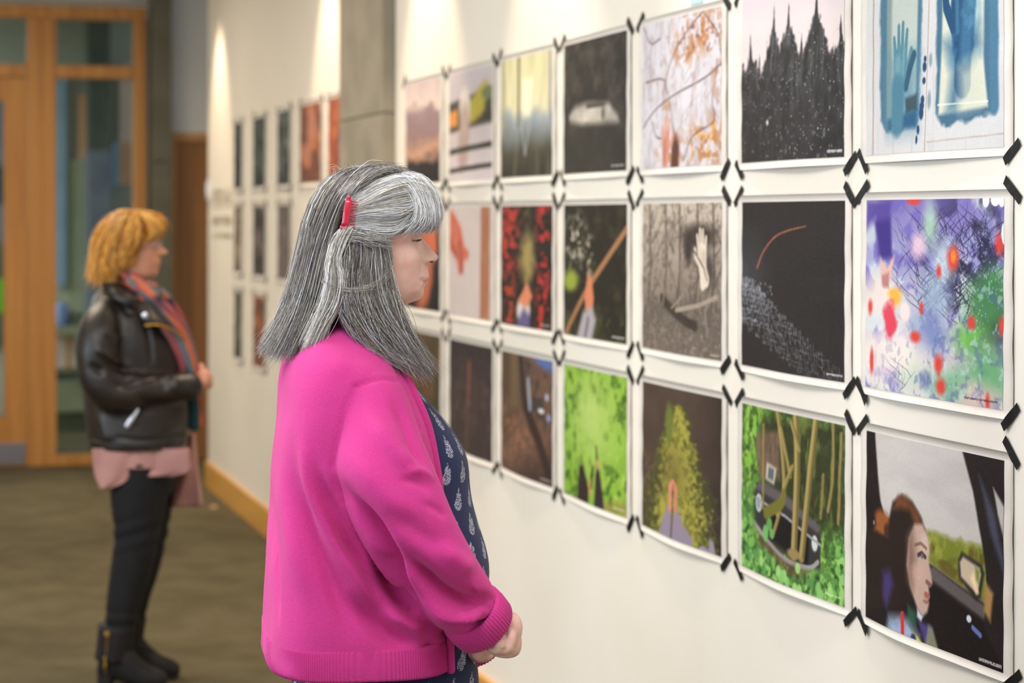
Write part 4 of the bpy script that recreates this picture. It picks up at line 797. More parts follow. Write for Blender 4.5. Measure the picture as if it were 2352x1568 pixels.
def print_fabric():
    """navy jersey with staggered white sprigs, laid out on the garment's own UVs (metres)"""
    m = mat('navy_sprig_jersey', rgb(36, 44, 78), .75, spec=.25, sheen=.1); nt = m.node_tree; L = nt.links.new; b = nt.nodes['Principled BSDF']
    uv = nt.nodes.new('ShaderNodeUVMap'); uv.uv_map = 'UVMap'; sx = nt.nodes.new('ShaderNodeSeparateXYZ'); L(uv.outputs[0], sx.inputs[0])
    def mth(op, a, b_=None, c=None):
        n = nt.nodes.new('ShaderNodeMath'); n.operation = op
        for k, q in enumerate((a, b_, c)):
            if q is None: continue
            if isinstance(q, (int, float)): n.inputs[k].default_value = q
            else: L(q, n.inputs[k])
        return n.outputs[0]
    PX, PY = .052, .044
    v = mth('DIVIDE', sx.outputs[1], PY); row = mth('FLOOR', v); par = mth('MODULO', mth('ABSOLUTE', row), 2.0)
    u = mth('ADD', mth('DIVIDE', sx.outputs[0], PX), mth('MULTIPLY', par, .5))
    lx = mth('MULTIPLY', mth('SUBTRACT', mth('SUBTRACT', u, mth('FLOOR', u)), .5), PX); ly = mth('MULTIPLY', mth('SUBTRACT', mth('SUBTRACT', v, row), .5), PY)
    lx = mth('ADD', lx, mth('MULTIPLY', ly, -.25))
    def ell(cx, cy, rx, ry):
        a = mth('DIVIDE', mth('SUBTRACT', lx, cx), rx); c = mth('DIVIDE', mth('SUBTRACT', ly, cy), ry)
        return mth('SUBTRACT', 1.0, mth('ADD', mth('MULTIPLY', a, a), mth('MULTIPLY', c, c)))
    body = mth('MAXIMUM', ell(0, -.006, .0115, .0105), mth('MAXIMUM', ell(-.0015, .0075, .0048, .0066), mth('MAXIMUM', ell(.0062, .0055, .0036, .0058), ell(.001, .0155, .0026, .0048))))
    vo = nt.nodes.new('ShaderNodeTexVoronoi'); vo.inputs['Scale'].default_value = 420; vo.feature = 'DISTANCE_TO_EDGE'; L(uv.outputs[0], vo.inputs['Vector'])
    leaf = mth('GREATER_THAN', vo.outputs['Distance'], .13); msk = mth('MULTIPLY', mth('GREATER_THAN', body, .0), leaf)
    mx = nt.nodes.new('ShaderNodeMix'); mx.data_type = 'RGBA'; L(msk, mx.inputs[0]); mx.inputs[6].default_value = rgb(34, 42, 76); mx.inputs[7].default_value = rgb(206, 208, 222)
    L(mx.outputs[2], b.inputs['Base Color']); return m
M['navy'] = print_fabric()
M['trouser'] = mat('dark_trousers', rgb(30, 32, 46), .8, noise=(rgb(24, 26, 38), (20, 20, 20), 3, .4, .7))
M['shoe'] = mat('black_shoe_leather', rgb(26, 24, 24), .45, noise=(rgb(34, 30, 30), (20, 20, 20), 3, .4, .7))

def hand_parts(fig, wrist, dirs, palm, fingers, thumb):
    pass
def shoe(fig, name, c, ang, L=.25, m='shoe', heel=.0):
    """a shoe on the floor: sole and rounded upper"""
    n = 15; t = np.linspace(0, 1, n); rings = []; a = np.linspace(0, 2*np.pi, 18, endpoint=False); ca, sa = math.cos(ang), math.sin(ang)
    for k in t:
        hw = .043*math.sqrt(max(.03, 1-(2*k-1)**6))*(.82+.18*k); top = .085*(1-k)**1.2+.035+(.0 if k < .95 else -.012)
        x = (k-.3)*L; ring = np.column_stack([np.full(18, x), np.cos(a)*hw, np.maximum(0, (np.sin(a)*.5+.5)*top)])
        rings.append(np.column_stack([c[0]+ring[:, 0]*ca-ring[:, 1]*sa, c[1]+ring[:, 0]*sa+ring[:, 1]*ca, ring[:, 2]+.002]))
    V, F = loft(rings); return mesh_obj(name, V, F, M[m], fig.root)

# ------------------------------------------------------------------ the woman in the pink cardigan
PW = Fig(850, 3.75); PHI = math.radians(10)
tag(PW.root, 'grey-haired person in a bright pink cardigan over a navy sprigged dress facing the posters', 'person')
hrows = [(393, 872, 815, .012, 2), (396, 886, 797, .022, 2), (405, 916, 774, .036, 2), (422, 944, 752, .052, 2), (445, 965, 736, .069, 2), (470, 974, 729, .0745, 2), (500, 977, 726, .0765, 2.05), (520, 977, 726, .077, 2.1), (534, 974, 727, .0765, 2.15), (544, 968, 728, .0755, 2.2), (556, 967, 731, .0745, 2.2), (570, 968, 735, .0735, 2.2), (590, 971, 744, .072, 2.2), (606, 974, 752, .070, 2.2), (620, 976, 760, .068, 2.15), (633, 976, 768, .066, 2.15), (646, 975, 776, .0635, 2.15), (658, 972, 783, .061, 2.1), (670, 969, 788, .058, 2.1), (682, 964, 791, .055, 2.05), (690, 955, 793, .053, 2), (697, 938, 794, .052, 2), (706, 922, 794, .052, 2), (725, 908, 792, .053, 2), (760, 902, 780, .06, 2), (800, 905, 760, .09, 2), (840, 915, 735, .13, 2), (900, 940, 700, .15, 2.1), (1100, 990, 690, .16, 2.1), (1300, 1040, 690, .175, 2.1), (1480, 1030, 690, .18, 2.1)]
nose = [(538, 0, .007), (544, 1, .0065), (553, 8, .0065), (562, 16, .007), (572, 24, .0075), (580, 30, .0085), (588, 35.5, .0098), (593, 35, .0108), (599, 30, .0112), (604, 17, .011), (608, 9, .010), (614, 7, .010), (622, 7, .013), (630, 8.5, .017), (636, 9.5, .019), (640, 8.5, .019), (642.5, 5.5, .018), (645, 7, .018), (649, 8, .018), (654, 5, .017), (660, 2.5, .016), (668, 4, .02), (676, 6, .022), (686, 5, .022), (694, 0, .02)]
bumps = [(597, .0135, .0085, 8, .0055), (603, .022, -.0035, 9, .006), (552, .031, -.008, 11, .013), (533, .030, .0035, 7, .016), (585, .046, .005, 26, .016), (625, .033, -.0025, 22, .006), (643, .026, -.0035, 6, .005), (560, .033, .004, 5, .010), (665, .035, .003, 16, .014)]
rings = head_mesh(PW, hrows, nose, bumps, math.radians(4))
Vh, Fh = loft(rings)
# near hand: a loosely closed fist below the cuff
def fist(fig, W, back, knuck, sc=1.0):
    pass
def H(*r): return PW.P(*r)
hand = []
hand.append(tube([H(1108, 1432, -.165), H(1132, 1446, -.155), H(1152, 1455, -.15)], [.030, .028, .030], flat=.8, n=10))
hand.append(ellipsoid(H(1163, 1452, -.150), (.026, .034, .036), (Vector((0, 1, 0)), .35)))
for k, (v, x, y) in enumerate(((-.183, 1150, 1482), (-.163, 1160, 1489), (-.143, 1166, 1488), (-.125, 1168, 1482))):
    kn = H(x+22-k*2, y-18, v); mid = H(x+14, y+8, v-.003); tip = H(x-20, y+6, v-.004); end = H(x-30, y-10, v-.002)
    hand.append(tube([H(1168, 1450, v*.7-.045), kn, mid, tip, end], [.0105, .0108, .0098, .009, .0075], seg=12, n=16))
hand.append(tube([H(1140, 1448, -.178), H(1142, 1468, -.192), H(1148, 1484, -.193), H(1138, 1492, -.19)], [.013, .0125, .011, .009], seg=12, n=12))
Vn, Fn, _ = remesh(hand, .0026, 3)
# far hand just peeping out beneath the cuff
hand2 = [tube([H(1075, 1450, .06), H(1090, 1475, .0), H(1098, 1492, -.05)], [.028, .027, .028], n=8, flat=.8), ellipsoid(H(1102, 1496, -.065), (.027, .03, .018))]
for k in range(4): hand2.append(tube([H(1098+k*7, 1490-k*5, -.07), H(1100+k*7, 1504-k*5, -.085), H(1098+k*7, 1508-k*5, -.1), H(1092+k*6, 1503-k*4, -.108)], [.009, .009, .0085, .0075], seg=10, n=10))
hand2.append(tube([H(1085, 1478, -.05), H(1082, 1494, -.075), H(1086, 1502, -.095)], [.011, .010, .0085], seg=10, n=8))
Vn2, Fn2, _ = remesh(hand2, .003, 2)
leg = []
for s_ in (-1, 1):
    c0 = np.array([.0+.02*s_*-.2, s_*.095, 0]); leg.append(tube([c0+[0, 0, .86], c0+[.015, 0, .48], c0+[-.01, 0, .28], c0+[-.01, 0, .09]], [.092, .06, .055, .038], n=14))
arms = []
slN = [(838, 885, -.13, .050), (852, 925, -.155, .060), (868, 1000, -.19, .068), (892, 1110, -.23, .080), (945, 1225, -.245, .075), (1005, 1315, -.225, .068), (1056, 1376, -.197, .059), (1086, 1408, -.178, .050), (1098, 1421, -.17, .046)]
slF = [(830, 885, .130, .052), (845, 925, .165, .062), (858, 1010, .205, .07), (880, 1120, .24, .08), (925, 1235, .23, .073), (990, 1325, .18, .066), (1050, 1400, .11, .056), (1082, 1455, .03, .048)]
for A in (slN, slF): arms.append(tube([PW.P(*a[:3]) for a in A]+([PW.P(1128, 1446, -.158)] if A is slN else [PW.P(1086, 1470, .01)]), [a[3]*.42 for a in A]+[.026], n=22))
V, F = merge([(Vh, Fh), (Vn, Fn), (Vn2, Fn2)]+leg+arms)
mesh_obj('body', V, F, M['skin'], PW.root)

# face details
def on_face(py, b_off, fwd=0.0, fr=None):
    """point on the front of the face at row py, side offset b_off metres (negative = near side)"""
    rws = np.array(hrows); fr = np.interp(py, rws[:, 0], rws[:, 1]); bk = np.interp(py, rws[:, 0], rws[:, 2]); hw = np.interp(py, rws[:, 0], rws[:, 3]); pw = np.interp(py, rws[:, 0], rws[:, 4])
    Fp, Bp = PW.P(fr, py), PW.P(bk, py); c = Bp+(Fp-Bp)*.52; x = (Fp[0]-c[0])*(1-min(1, abs(b_off)/hw)**pw)**(1/pw)+fwd; ph = math.radians(4)
    return np.array([c[0]+x*math.cos(ph)-b_off*math.sin(ph), x*math.sin(ph)+b_off*math.cos(ph), c[2]])
for sd in (-1, 1):
    e = on_face(553, sd*.031, -.0135); eo = mesh_obj('eye', *ellipsoid(e, (.0118, .0118, .0115)), M['eye_white'], PW.root)
    mesh_obj('iris', *ellipsoid(e+np.array([.0088, sd*-.001, 0]), (.0036, .0055, .0055)), M['iris'], eo)
    def lid(za, zb, R):   # a shell of skin over the eyeball between two elevations
        rg_ = []
        for el in np.linspace(za, zb, 7):
            az = np.linspace(-1.7, 1.7, 18); rg_.append(np.column_stack([np.cos(el)*np.cos(az), np.cos(el)*np.sin(az), np.full(18, math.sin(el))])*R+e)
        Vv = np.vstack(rg_); Ff = [(i*18+j, i*18+j+1, (i+1)*18+j+1, (i+1)*18+j) for i in range(6) for j in range(17)]; return Vv, Ff
    mesh_obj('upper_eyelid', *lid(.10, 1.45, .0132), M['skin'], PW.root); mesh_obj('lower_eyelid', *lid(-1.4, -.18, .0130), M['skin'], PW.root)
    az = np.linspace(-1.3, 1.3, 26); ps = []
    for a_ in az:
        d = np.array([math.cos(a_), math.sin(a_), 0]); p0 = e+d*.0131+[0, 0, .001]; ps.append(np.array([p0+d*.007*t+np.array([0, 0, -.0012+.0035*t*t]) for t in np.linspace(0, 1, 5)]))
    Vv, Ff, _ = strand_mesh(np.array(ps), np.full(26, .00045), np.zeros((26, 3))); mesh_obj('eyelashes', Vv, Ff, M['dark_hairs'], PW.root)
    rgb_ = np.random.default_rng(5); ps = []
    for k in range(70):
        t = rgb_.uniform(0, 1); b = (.012+.036*t)*sd; p0 = on_face(532-4*math.sin(t*3)+rgb_.normal(0, 1.4), b, .004); ps.append(np.array([p0+np.array([.001*q-.006*t*q, sd*.008*q, .002*q]) for q in np.linspace(0, 1, 4)]))
    Vv, Ff, _ = strand_mesh(np.array(ps), np.full(70, .00045), np.zeros((70, 3))); mesh_obj('eyebrow', Vv, Ff, M['dark_hairs'], PW.root)
M['nostril'] = mat('nostril_shade', rgb(120, 66, 60), .7, noise=(rgb(104, 56, 52), (90, 90, 90), 2, .4, .7))
for sd in (-1, 1): mesh_obj('nostril', *ellipsoid(on_face(601, sd*.0075, 0)+np.array([.0135, sd*.0035, 0]), (.0042, .0026, .0018), u=12, v=8), M['nostril'], PW.root)
mouth = [on_face(642.5, b, .0015) for b in np.linspace(-.024, .024, 13)]
mouth = [m_+np.array([np.interp(642.5, [q[0] for q in nose], [q[1] for q in nose])*PW.Z/FPX*math.exp(-(b/.018)**2), 0, -.0015*abs(b)/.024]) for m_, b in zip(mouth, np.linspace(-.024, .024, 13))]
mesh_obj('lip_line', *tube(mouth, [.0012]*13, seg=8, n=24), M['lips'], PW.root)

# dress
drows = [(850, 770, 925, .10), (880, 730, 950, .13), (900, 705, 966, .15), (930, 695, 992, .16), (960, 690, 1018, .168), (1000, 690, 1047, .178), (1040, 690, 1068, .186), (1075, 690, 1076, .19), (1110, 690, 1078, .19), (1150, 690, 1084, .192), (1200, 690, 1098, .2), (1250, 688, 1114, .206), (1290, 686, 1122, .21), (1330, 684, 1122, .212), (1370, 682, 1114, .215), (1420, 680, 1100, .218), (1480, 676, 1092, .222), (1560, 670, 1096, .228), (1700, 660, 1106, .24), (1900, 650, 1120, .25)]
drows = [(y, l+34 if y < 1490 else l, r, B*(.76 if y < 1490 else .97)) for y, l, r, B in drows]
rg_ = PW.sections(drows, PHI, n=96, power=2.25, step=110)
Vd, Fd = loft(rg_); n = 96
Vd[:, 0] += 0.0
per = np.array(rg_); seg = np.linalg.norm(np.roll(per[60], -1, 0)-per[60], axis=1); arc = np.concatenate([[0], np.cumsum(seg)[:-1]])
UV = np.column_stack([np.tile(arc, len(rg_)), Vd[:, 2]])
nrm = np.zeros_like(Vd); cen = np.repeat(per.mean(1), n, axis=0); nrm[:, :2] = (Vd-cen)[:, :2]; nrm /= np.linalg.norm(nrm, axis=1)[:, None]+1e-9
Vd = Vd+nrm*(vnoise3(Vd*[1, 1, .35], 22, 4)*.0022*np.clip((1.15-Vd[:, 2])*3, 0, 1))[:, None]
dress = mesh_obj('dress', Vd, Fd, M['navy'], PW.root, uv=UV)

# cardigan: body and both sleeves grown together
crows = [(722, 770, 850, .05), (735, 745, 860, .066), (755, 708, 872, .098), (780, 676, 884, .135), (805, 656, 898, .166), (830, 645, 914, .194), (870, 638, 938, .212), (920, 635, 962, .222), (967, 632, 980, .226), (1030, 628, 993, .226), (1100, 625, 1003, .222), (1200, 619, 1008, .222), (1300, 612, 1012, .23), (1400, 607, 1018, .238), (1497, 604, 1020, .241)]
cr = PW.sections(crows, PHI, n=64, power=2.3, step=90, power2=3.8)
Vc, Fc, Nc = remesh([loft(cr)]+[tube([PW.P(*a[:3]) for a in A], [a[3] for a in A], seg=28, n=40) for A in (slN, slF)], .0050, 5)
FOLDS = [
 ([(759, 1070), (786, 1137), (836, 1206), (871, 1268), (902, 1337), (948, 1399), (1012, 1440)], -.030, 21), ([(800, 1150), (850, 1222), (890, 1290), (925, 1350)], -.016, 26),
 ([(707, 1022), (728, 1105), (755, 1168), (794, 1245), (832, 1302), (885, 1375)], -.017, 15), ([(735, 1040), (765, 1120), (800, 1185), (838, 1250), (872, 1310), (915, 1375)], .010, 13),
 ([(690, 930), (702, 1030), (718, 1110), (745, 1180), (782, 1262), (820, 1330), (850, 1400), (866, 1480)], .015, 19),
 ([(655, 960), (674, 1110), (705, 1206), (755, 1322), (794, 1418), (825, 1500)], -.012, 22), ([(650, 930), (655, 1050), (664, 1200), (690, 1320), (720, 1420)], .006, 20),
 ([(796, 1350), (845, 1412), (905, 1462), (960, 1492)], -.018, 24), ([(870, 1400), (930, 1432), (985, 1455)], .012, 22), ([(985, 1455), (995, 1500), (1000, 1540)], -.008, 18),
 ([(624, 1090), (628, 1200), (633, 1320), (640, 1470)], -.012, 6),
 ([(830, 925), (880, 1000), (925, 1055), (985, 1095)], .008, 20), ([(925, 1088), (967, 1084), (1003, 1110)], .007, 9), ([(905, 1104), (955, 1106), (998, 1136)], -.006, 10), ([(890, 900), (925, 960), (958, 1040), (985, 1080)], -.007, 13),
 ([(790, 1000), (845, 1090), (910, 1160), (985, 1200)], .006, 28), ([(960, 1150), (1005, 1170), (1030, 1195)], -.005, 9), ([(880, 1160), (960, 1220), (1040, 1270)], -.004, 22),
 ([(900, 1235), (965, 1316), (1044, 1372), (1104, 1384), (1122, 1350)], -.024, 22), ([(950, 1365), (1015, 1405), (1085, 1412), (1130, 1375)], .014, 13), ([(1010, 1425), (1070, 1440), (1115, 1436), (1148, 1408)], -.012, 10), ([(1000, 1240), (1050, 1290), (1095, 1320)], .008, 22),
 ([(816, 888), (848, 876), (880, 870), (914, 874)], -.004, 5, 1), ([(818, 886), (796, 930), (780, 1000), (765, 1072)], -.0032, 5, 1), ([(882, 800), (896, 820), (910, 850), (922, 876), (945, 925), (966, 985)], -.004, 4, 1), ([(700, 800), (760, 820), (820, 850)], .003, 26)]
Vc = strokes(PW, Vc, Nc, [(f[0], f[1]*(1.55 if f[2] > 12 else 1.))+tuple(f[2:]) for f in FOLDS])
xk, yk = PW.px(Vc); Vc = Vc+Nc*(vnoise3(Vc, 26, 9)*.0011+vnoise3(Vc, 9, 2)*.0012)[:, None]
cg = mesh_obj('cardigan', Vc, Fc, M['pink'], PW.root)
# ribbed hem, front bands and cuffs
def ribbed(name, ringsA, ribs, amp, parent, m, thick=.004):
    """band through successive rings with rib relief"""
    out = []
    for k, rgn in enumerate(ringsA):
        c_ = rgn.mean(0); d = rgn-c_; L_ = np.linalg.norm(d, axis=1)[:, None]; nn_ = len(rgn)
        ph = np.arange(nn_)/nn_*2*np.pi*ribs; out.append(rgn+d/L_*(amp*np.sin(ph))[:, None])
    return mesh_obj(name, *loft(out, cap=False), m, parent)
hr = []
for f_, e_ in ((0, -.006), (.03, .0008), (.1, .0022), (.5, .0018), (.9, .0022), (.97, .001), (1.0, -.005)):
    base = PW.sections([(1430, 607, 1016, .238), (1500, 605, 1020, .241)], PHI, n=900, power=3.6, step=2)
    g = base[0]*(1-f_)+base[1]*f_; g = g.copy(); c_ = g.mean(0); d = g-c_; d[:, 2] = 0; g += d/np.linalg.norm(d, axis=1)[:, None]*e_; hr.append(g)
ribbed('hem_band', hr, 225, .0011, cg, M['pink'])
def cuff(A, parent, rw=.052):
    p1, p0 = PW.P(*A[-1][:3]), PW.P(*A[-2][:3]); d = (p1-p0)/np.linalg.norm(p1-p0); x = np.cross([0, 0, 1.], d); x /= np.linalg.norm(x); y = np.cross(d, x); a = np.linspace(0, 2*np.pi, 240, endpoint=False)
    R_ = A[-1][3]; rr_ = []
    for t, r_ in ((-.034, R_+.004), (-.030, R_+.010), (-.012, R_+.011), (.010, R_+.0095), (.014, R_+.006), (.010, R_+.002), (-.02, R_-.006)): rr_.append(p1+d*(t+.008)+r_*(np.cos(a)[:, None]*x+np.sin(a)[:, None]*y*.98))
    ribbed('cuff', rr_, 60, .0009, parent, M['pink'])
cuff(slN, cg); cuff(slF, cg)
for s_ in (-1, 1):      # front edge bands
    pts = []
    for y, l, r, B in crows[3:]:
        ring = PW.sections([(y, l, r, B), (y+1, l, r, B)], PHI, n=64, power=2.4+1.3*max(0, (y-750)/750)**1.5, step=2)[0]; pts.append(ring[(6 if s_ > 0 else 64-6)]+np.array([.005, -.001, 0]))
    mesh_obj('front_band', *tube(pts, [.008]*len(pts), seg=10, n=50, up=(1, 0, 0)), M['pink'], cg)
nb_ = PW.sections([(728, 758, 856, .06), (729, 758, 856, .06)], PHI, n=40, power=2.2, step=2)[0]
nb_ = np.vstack([nb_, nb_[:1]]); mesh_obj('neck_band', *tube(nb_, [.009]*41, seg=10, n=80), M['pink'], cg)
for s_ in (-1, 1): shoe(PW, 'shoe', (-.0, s_*.095), math.radians(6))
tr = []
for s_ in (-1, 1):
    c0 = np.array([0, s_*.095, 0]); tr.append(tube([c0+[0, 0, .80], c0+[.015, 0, .48], c0+[-.01, 0, .28], c0+[-.01, 0, .10]], [.105, .082, .074, .062], n=14))
V, F = merge(tr); mesh_obj('trousers', V, F, M['trouser'], PW.root)

# hair of the woman in pink: a dense under-layer and some thousands of strands
rg = np.random.default_rng(21)
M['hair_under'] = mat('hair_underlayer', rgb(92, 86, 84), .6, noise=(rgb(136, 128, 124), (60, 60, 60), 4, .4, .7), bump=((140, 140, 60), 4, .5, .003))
und = [ellipsoid(PW.P(836, 492), (.092, .084, .083)), ellipsoid(PW.P(895, 455), (.064, .068, .044)), ellipsoid(PW.P(790, 560), (.062, .080, .09)), ellipsoid(PW.P(800, 640), (.055, .083, .08))]
def blobs(path, r0, n=9):
    Pq = smooth_path([tuple(PW.P(*q[:3]))+tuple(q[3:6]) for q in path], n)
    return [ellipsoid(q[:3], q[3:6], u=16, v=10) for q in Pq]
for sg in (-1, 1):
    und += blobs([(770, 500, .03*sg, .035, .04, .05), (740, 620, .045*sg, .032, .045, .055), (718, 690, .05*sg, .03, .04, .045), (690, 735, .055*sg, .022, .035, .03)], 0)
    und += blobs([(845, 560, .066*sg, .04, .018, .05), (850, 650, .072*sg, .042, .022, .055), (880, 720, .085*sg, .034, .026, .05), (925, 790, .10*sg, .022, .024, .035)], 0)
    und += blobs([(790, 610, .07*sg, .03, .02, .05), (800, 690, .082*sg, .03, .022, .045), (850, 765, .10*sg, .026, .02, .03)], 0)
Vu, Fu, Nu = remesh(und, .005, 4)
M['hair_under_front'] = mat('hair_front_underlayer', rgb(212, 211, 214), .6, noise=(rgb(184, 182, 185), (90, 90, 90), 4, .4, .7), bump=((140, 140, 60), 4, .5, .003))
hair = mesh_obj('hair', Vu, Fu, M['hair_under'], PW.root)
Vq, Fq, _ = remesh([ellipsoid(PW.P(908, 462), (.066, .068, .048)), ellipsoid(PW.P(885, 442), (.058, .058, .032)), ellipsoid(PW.P(880, 490), (.066, .080, .036))], .005, 4); mesh_obj('fringe_underlayer', Vq, Fq, M['hair_under_front'], hair)
DK, MI, LI, WA, WH, BR = [np.array(c) for c in ((86, 80, 79), (134, 128, 126), (192, 190, 191), (194, 184, 164), (250, 250, 253), (108, 95, 84))]
def cols(n, ws, jit=.1):
    pal = np.array([DK, MI, LI, WA, WH, BR]); k = rg.choice(6, n, p=np.array(ws)/sum(ws)); c = pal[k]/255.*(1+rg.normal(0, jit, (n, 1))); return s2l(np.clip(c, 0, 1))
SP, SR, SC = [], [], []
def add(P_, ws, r=(.00024, .00046), tone=.7): SP.append(P_); SR.append(rg.uniform(r[0], r[1], len(P_))); k_ = rg.uniform(0, 6.28, 4); sh_ = .30*np.sin(LQ*7.3+k_[0])+.24*np.sin(LQ*17+k_[1])+.16*np.sin(LQ*41+k_[2]); SC.append(cols(len(P_), ws)*np.clip(1+tone*sh_, .35, 1.7)[:, None])
# back fall, from the crown over the back of the head to the blunt ends on the shoulders
def back(sg):
    return [[(850, 389, .0), (795, 392, .0), (748, 420, .004*sg), (712, 486, .01*sg), (692, 570, .015*sg), (668, 660, .02*sg), (636, 740, .025*sg), (604, 790, .03*sg)],
            [(852, 389, .012*sg), (800, 397, .03*sg), (757, 432, .042*sg), (724, 500, .052*sg), (704, 585, .058*sg), (684, 670, .062*sg), (656, 745, .066*sg), (626, 802, .07*sg)],
            [(856, 391, .02*sg), (808, 407, .046*sg), (772, 450, .064*sg), (742, 525, .076*sg), (724, 605, .082*sg), (704, 685, .086*sg), (676, 755, .09*sg), (650, 806, .094*sg)],
            [(860, 394, .03*sg), (822, 418, .058*sg), (792, 466, .077*sg), (765, 540, .088*sg), (747, 620, .094*sg), (730, 700, .098*sg), (704, 760, .102*sg), (684, 804, .104*sg)]]
MM = 14
for sg, n in ((-1, 2300), (1, 420)): add(lock(PW, back(sg), n, rg, MM, .004, (.002, .005), clump=15, frizz=.0022), (8, 4, .9, .8, .1, 4))
add(lock(PW, back(-1), 260, rg, MM, .004, (.003, .006), clump=6, frizz=.003), (0, 1, 3, 3.5, 1, 0))
add(lock(PW, back(-1)[:2], 160, rg, MM, .004, (.002, .005), frizz=.0025), (0, 1, 2, 5, 1, 0))
for sg, n in ((-1, 420), (1, 100)): add(lock(PW, [[(760, 540, .03*sg), (735, 640, .05*sg), (712, 730, .07*sg), (690, 795, .08*sg)], [(790, 560, .07*sg), (770, 650, .09*sg), (752, 720, .1*sg), (722, 785, .108*sg)]], n, rg, 12, .005, (.006, .008), frizz=.003), (5, 3, 1, 1, 0, 3))
# forehead hair swept back into the comb
SW = [[(955, 412, -.03), (915, 405, -.045), (872, 416, -.058), (838, 436, -.07), (806, 460, -.083)],
      [(972, 430, -.038), (930, 424, -.055), (885, 436, -.068), (842, 455, -.078), (805, 474, -.087)],
      [(968, 458, -.052), (935, 464, -.066), (893, 470, -.078), (848, 480, -.085), (803, 490, -.09)],
      [(952, 480, -.064), (920, 498, -.075), (882, 502, -.084), (845, 502, -.089), (801, 505, -.092)],
      [(938, 502, -.069), (908, 522, -.079), (875, 524, -.086), (840, 519, -.09), (799, 518, -.092)],
      [(918, 526, -.073), (895, 538, -.081), (868, 538, -.087), (835, 532, -.091), (798, 526, -.092)]]
add(lock(PW, SW, 2200, rg, 12, .002, (.003, .001), clump=9, frizz=.0013), (.0, .7, 4, 2.6, 6.5, .0), r=(.0003, .00055), tone=.45); add(lock(PW, SW[3:], 260, rg, 12, .002, (.003, .001), clump=6, frizz=.0013), (1, 4, 3, 0, 0, .2))
add(lock(PW, [[(992, 440, -.03), (950, 418, -.052), (905, 425, -.068), (860, 450, -.08), (806, 480, -.09)], [(985, 470, -.045), (960, 486, -.064), (925, 488, -.078), (870, 484, -.088), (804, 492, -.093)]], 160, rg, 12, .003, (.003, .002), frizz=.002), (0, 0, 3, 4, 4, 0))
# crown over the top towards the comb, and over to the far side
add(lock(PW, [[(900, 394, .03), (872, 386, .01), (842, 388, -.02), (812, 408, -.05), (785, 440, -.07)], [(935, 402, -.01), (898, 396, -.03), (862, 406, -.05), (835, 425, -.066), (805, 452, -.08)]], 700, rg, 12, .004, (.006, .004), frizz=.0025), (1.5, 3, 4, 3.5, 1, 1.0))
FS = [[(x, y, -v+.004) for x, y, v in g] for g in SW]
add(lock(PW, FS, 240, rg, 10, .003, (.004, .004)), (1, 3, 4, 2, 3, 0), (.0004, .0007))
# fringe
FR = [[(935, 402, .0), (968, 408, .0), (994, 434, .0), (1006, 470, .0), (1007, 498, .002), (996, 520, .004)],
      [(930, 402, -.016), (962, 410, -.02), (988, 438, -.024), (1000, 474, -.026), (1001, 500, -.026), (988, 524, -.024)],
      [(925, 405, -.028), (955, 416, -.036), (978, 446, -.043), (988, 480, -.046), (987, 506, -.046), (972, 527, -.043)],
      [(920, 410, -.04), (946, 424, -.05), (966, 456, -.057), (973, 487, -.060), (969, 510, -.060), (951, 528, -.058)],
      [(915, 416, -.05), (938, 432, -.06), (954, 464, -.067), (957, 492, -.070), (946, 514, -.071), (924, 532, -.071)]]
add(lock(PW, FR, 1700, rg, 12, .003, (.003, .0035), clump=10, frizz=.0018), (.0, .3, 3, 2, 9, .0), r=(.0003, .00055), tone=.3)
add(lock(PW, [[(x, y, -v) for x, y, v in g] for g in FR], 260, rg, 10, .003, (.004, .004), clump=8), (.4, 2, 4, 1, 5, 0), (.0004, .0007))
# pale lock below the comb
PL = [[(798, 522, -.094), (776, 545, -.102), (758, 590, -.108), (752, 640, -.11), (742, 690, -.11), (722, 740, -.112), (700, 790, -.116)], [(804, 528, -.096), (790, 556, -.106), (776, 600, -.112), (784, 650, -.112), (774, 700, -.114), (748, 745, -.116), (726, 792, -.12)]]
add(lock(PW, PL, 620, rg, MM, .003, (.004, .006), clump=5, frizz=.003), (.4, 1.5, 3.5, 4.5, 2.5, .3))
add(lock(PW, [[(800, 528, -.094), (830, 536, -.1), (862, 544, -.098), (890, 552, -.088)], [(790, 545, -.1), (820, 548, -.106), (856, 556, -.102), (893, 566, -.088)]], 150, rg, 10, .004, (.004, .005), frizz=.003), (.5, 2, 4, 3, 1, 0))
# side hair over the ear falling to the chest
SD = [[(800, 530, -.094), (800, 590, -.104), (795, 650, -.108), (800, 710, -.112), (830, 770, -.12), (875, 812, -.125)],
      [(828, 532, -.092), (832, 590, -.1), (830, 650, -.106), (842, 715, -.112), (876, 775, -.12), (922, 830, -.125)],
      [(858, 536, -.088), (866, 590, -.094), (868, 650, -.1), (884, 715, -.108), (915, 780, -.114), (956, 842, -.12)],
      [(885, 538, -.08), (893, 590, -.085), (896, 645, -.09), (912, 710, -.098), (938, 775, -.106), (988, 850, -.112)]]
add(lock(PW, SD, 2300, rg, MM, .006, (.0035, .007), clump=9, wave=.002, frizz=.0068), (2.6, 4, 1.8, 1.8, .4, 3.6)); add(lock(PW, SD[2:], 420, rg, MM, .005, (.003, .006), wave=.0016, frizz=.006), (.6, 3, 3, 2.4, .8, 2))
add(lock(PW, [[(778, 640, -.1), (772, 690, -.106), (800, 745, -.115), (850, 795, -.122), (905, 822, -.126)], [(800, 660, -.106), (805, 710, -.112), (840, 765, -.12), (890, 806, -.125), (950, 838, -.126)]], 420, rg, 12, .004, (.004, .006), frizz=.004), (3, 4, 2, 1.5, .4, 2.4))
add(lock(PW, [[(x, y, -v) for x, y, v in g] for g in SD], 240, rg, 10, .005, (.004, .007)), (2, 4, 3, 1, 1, 1), (.0005, .0008))
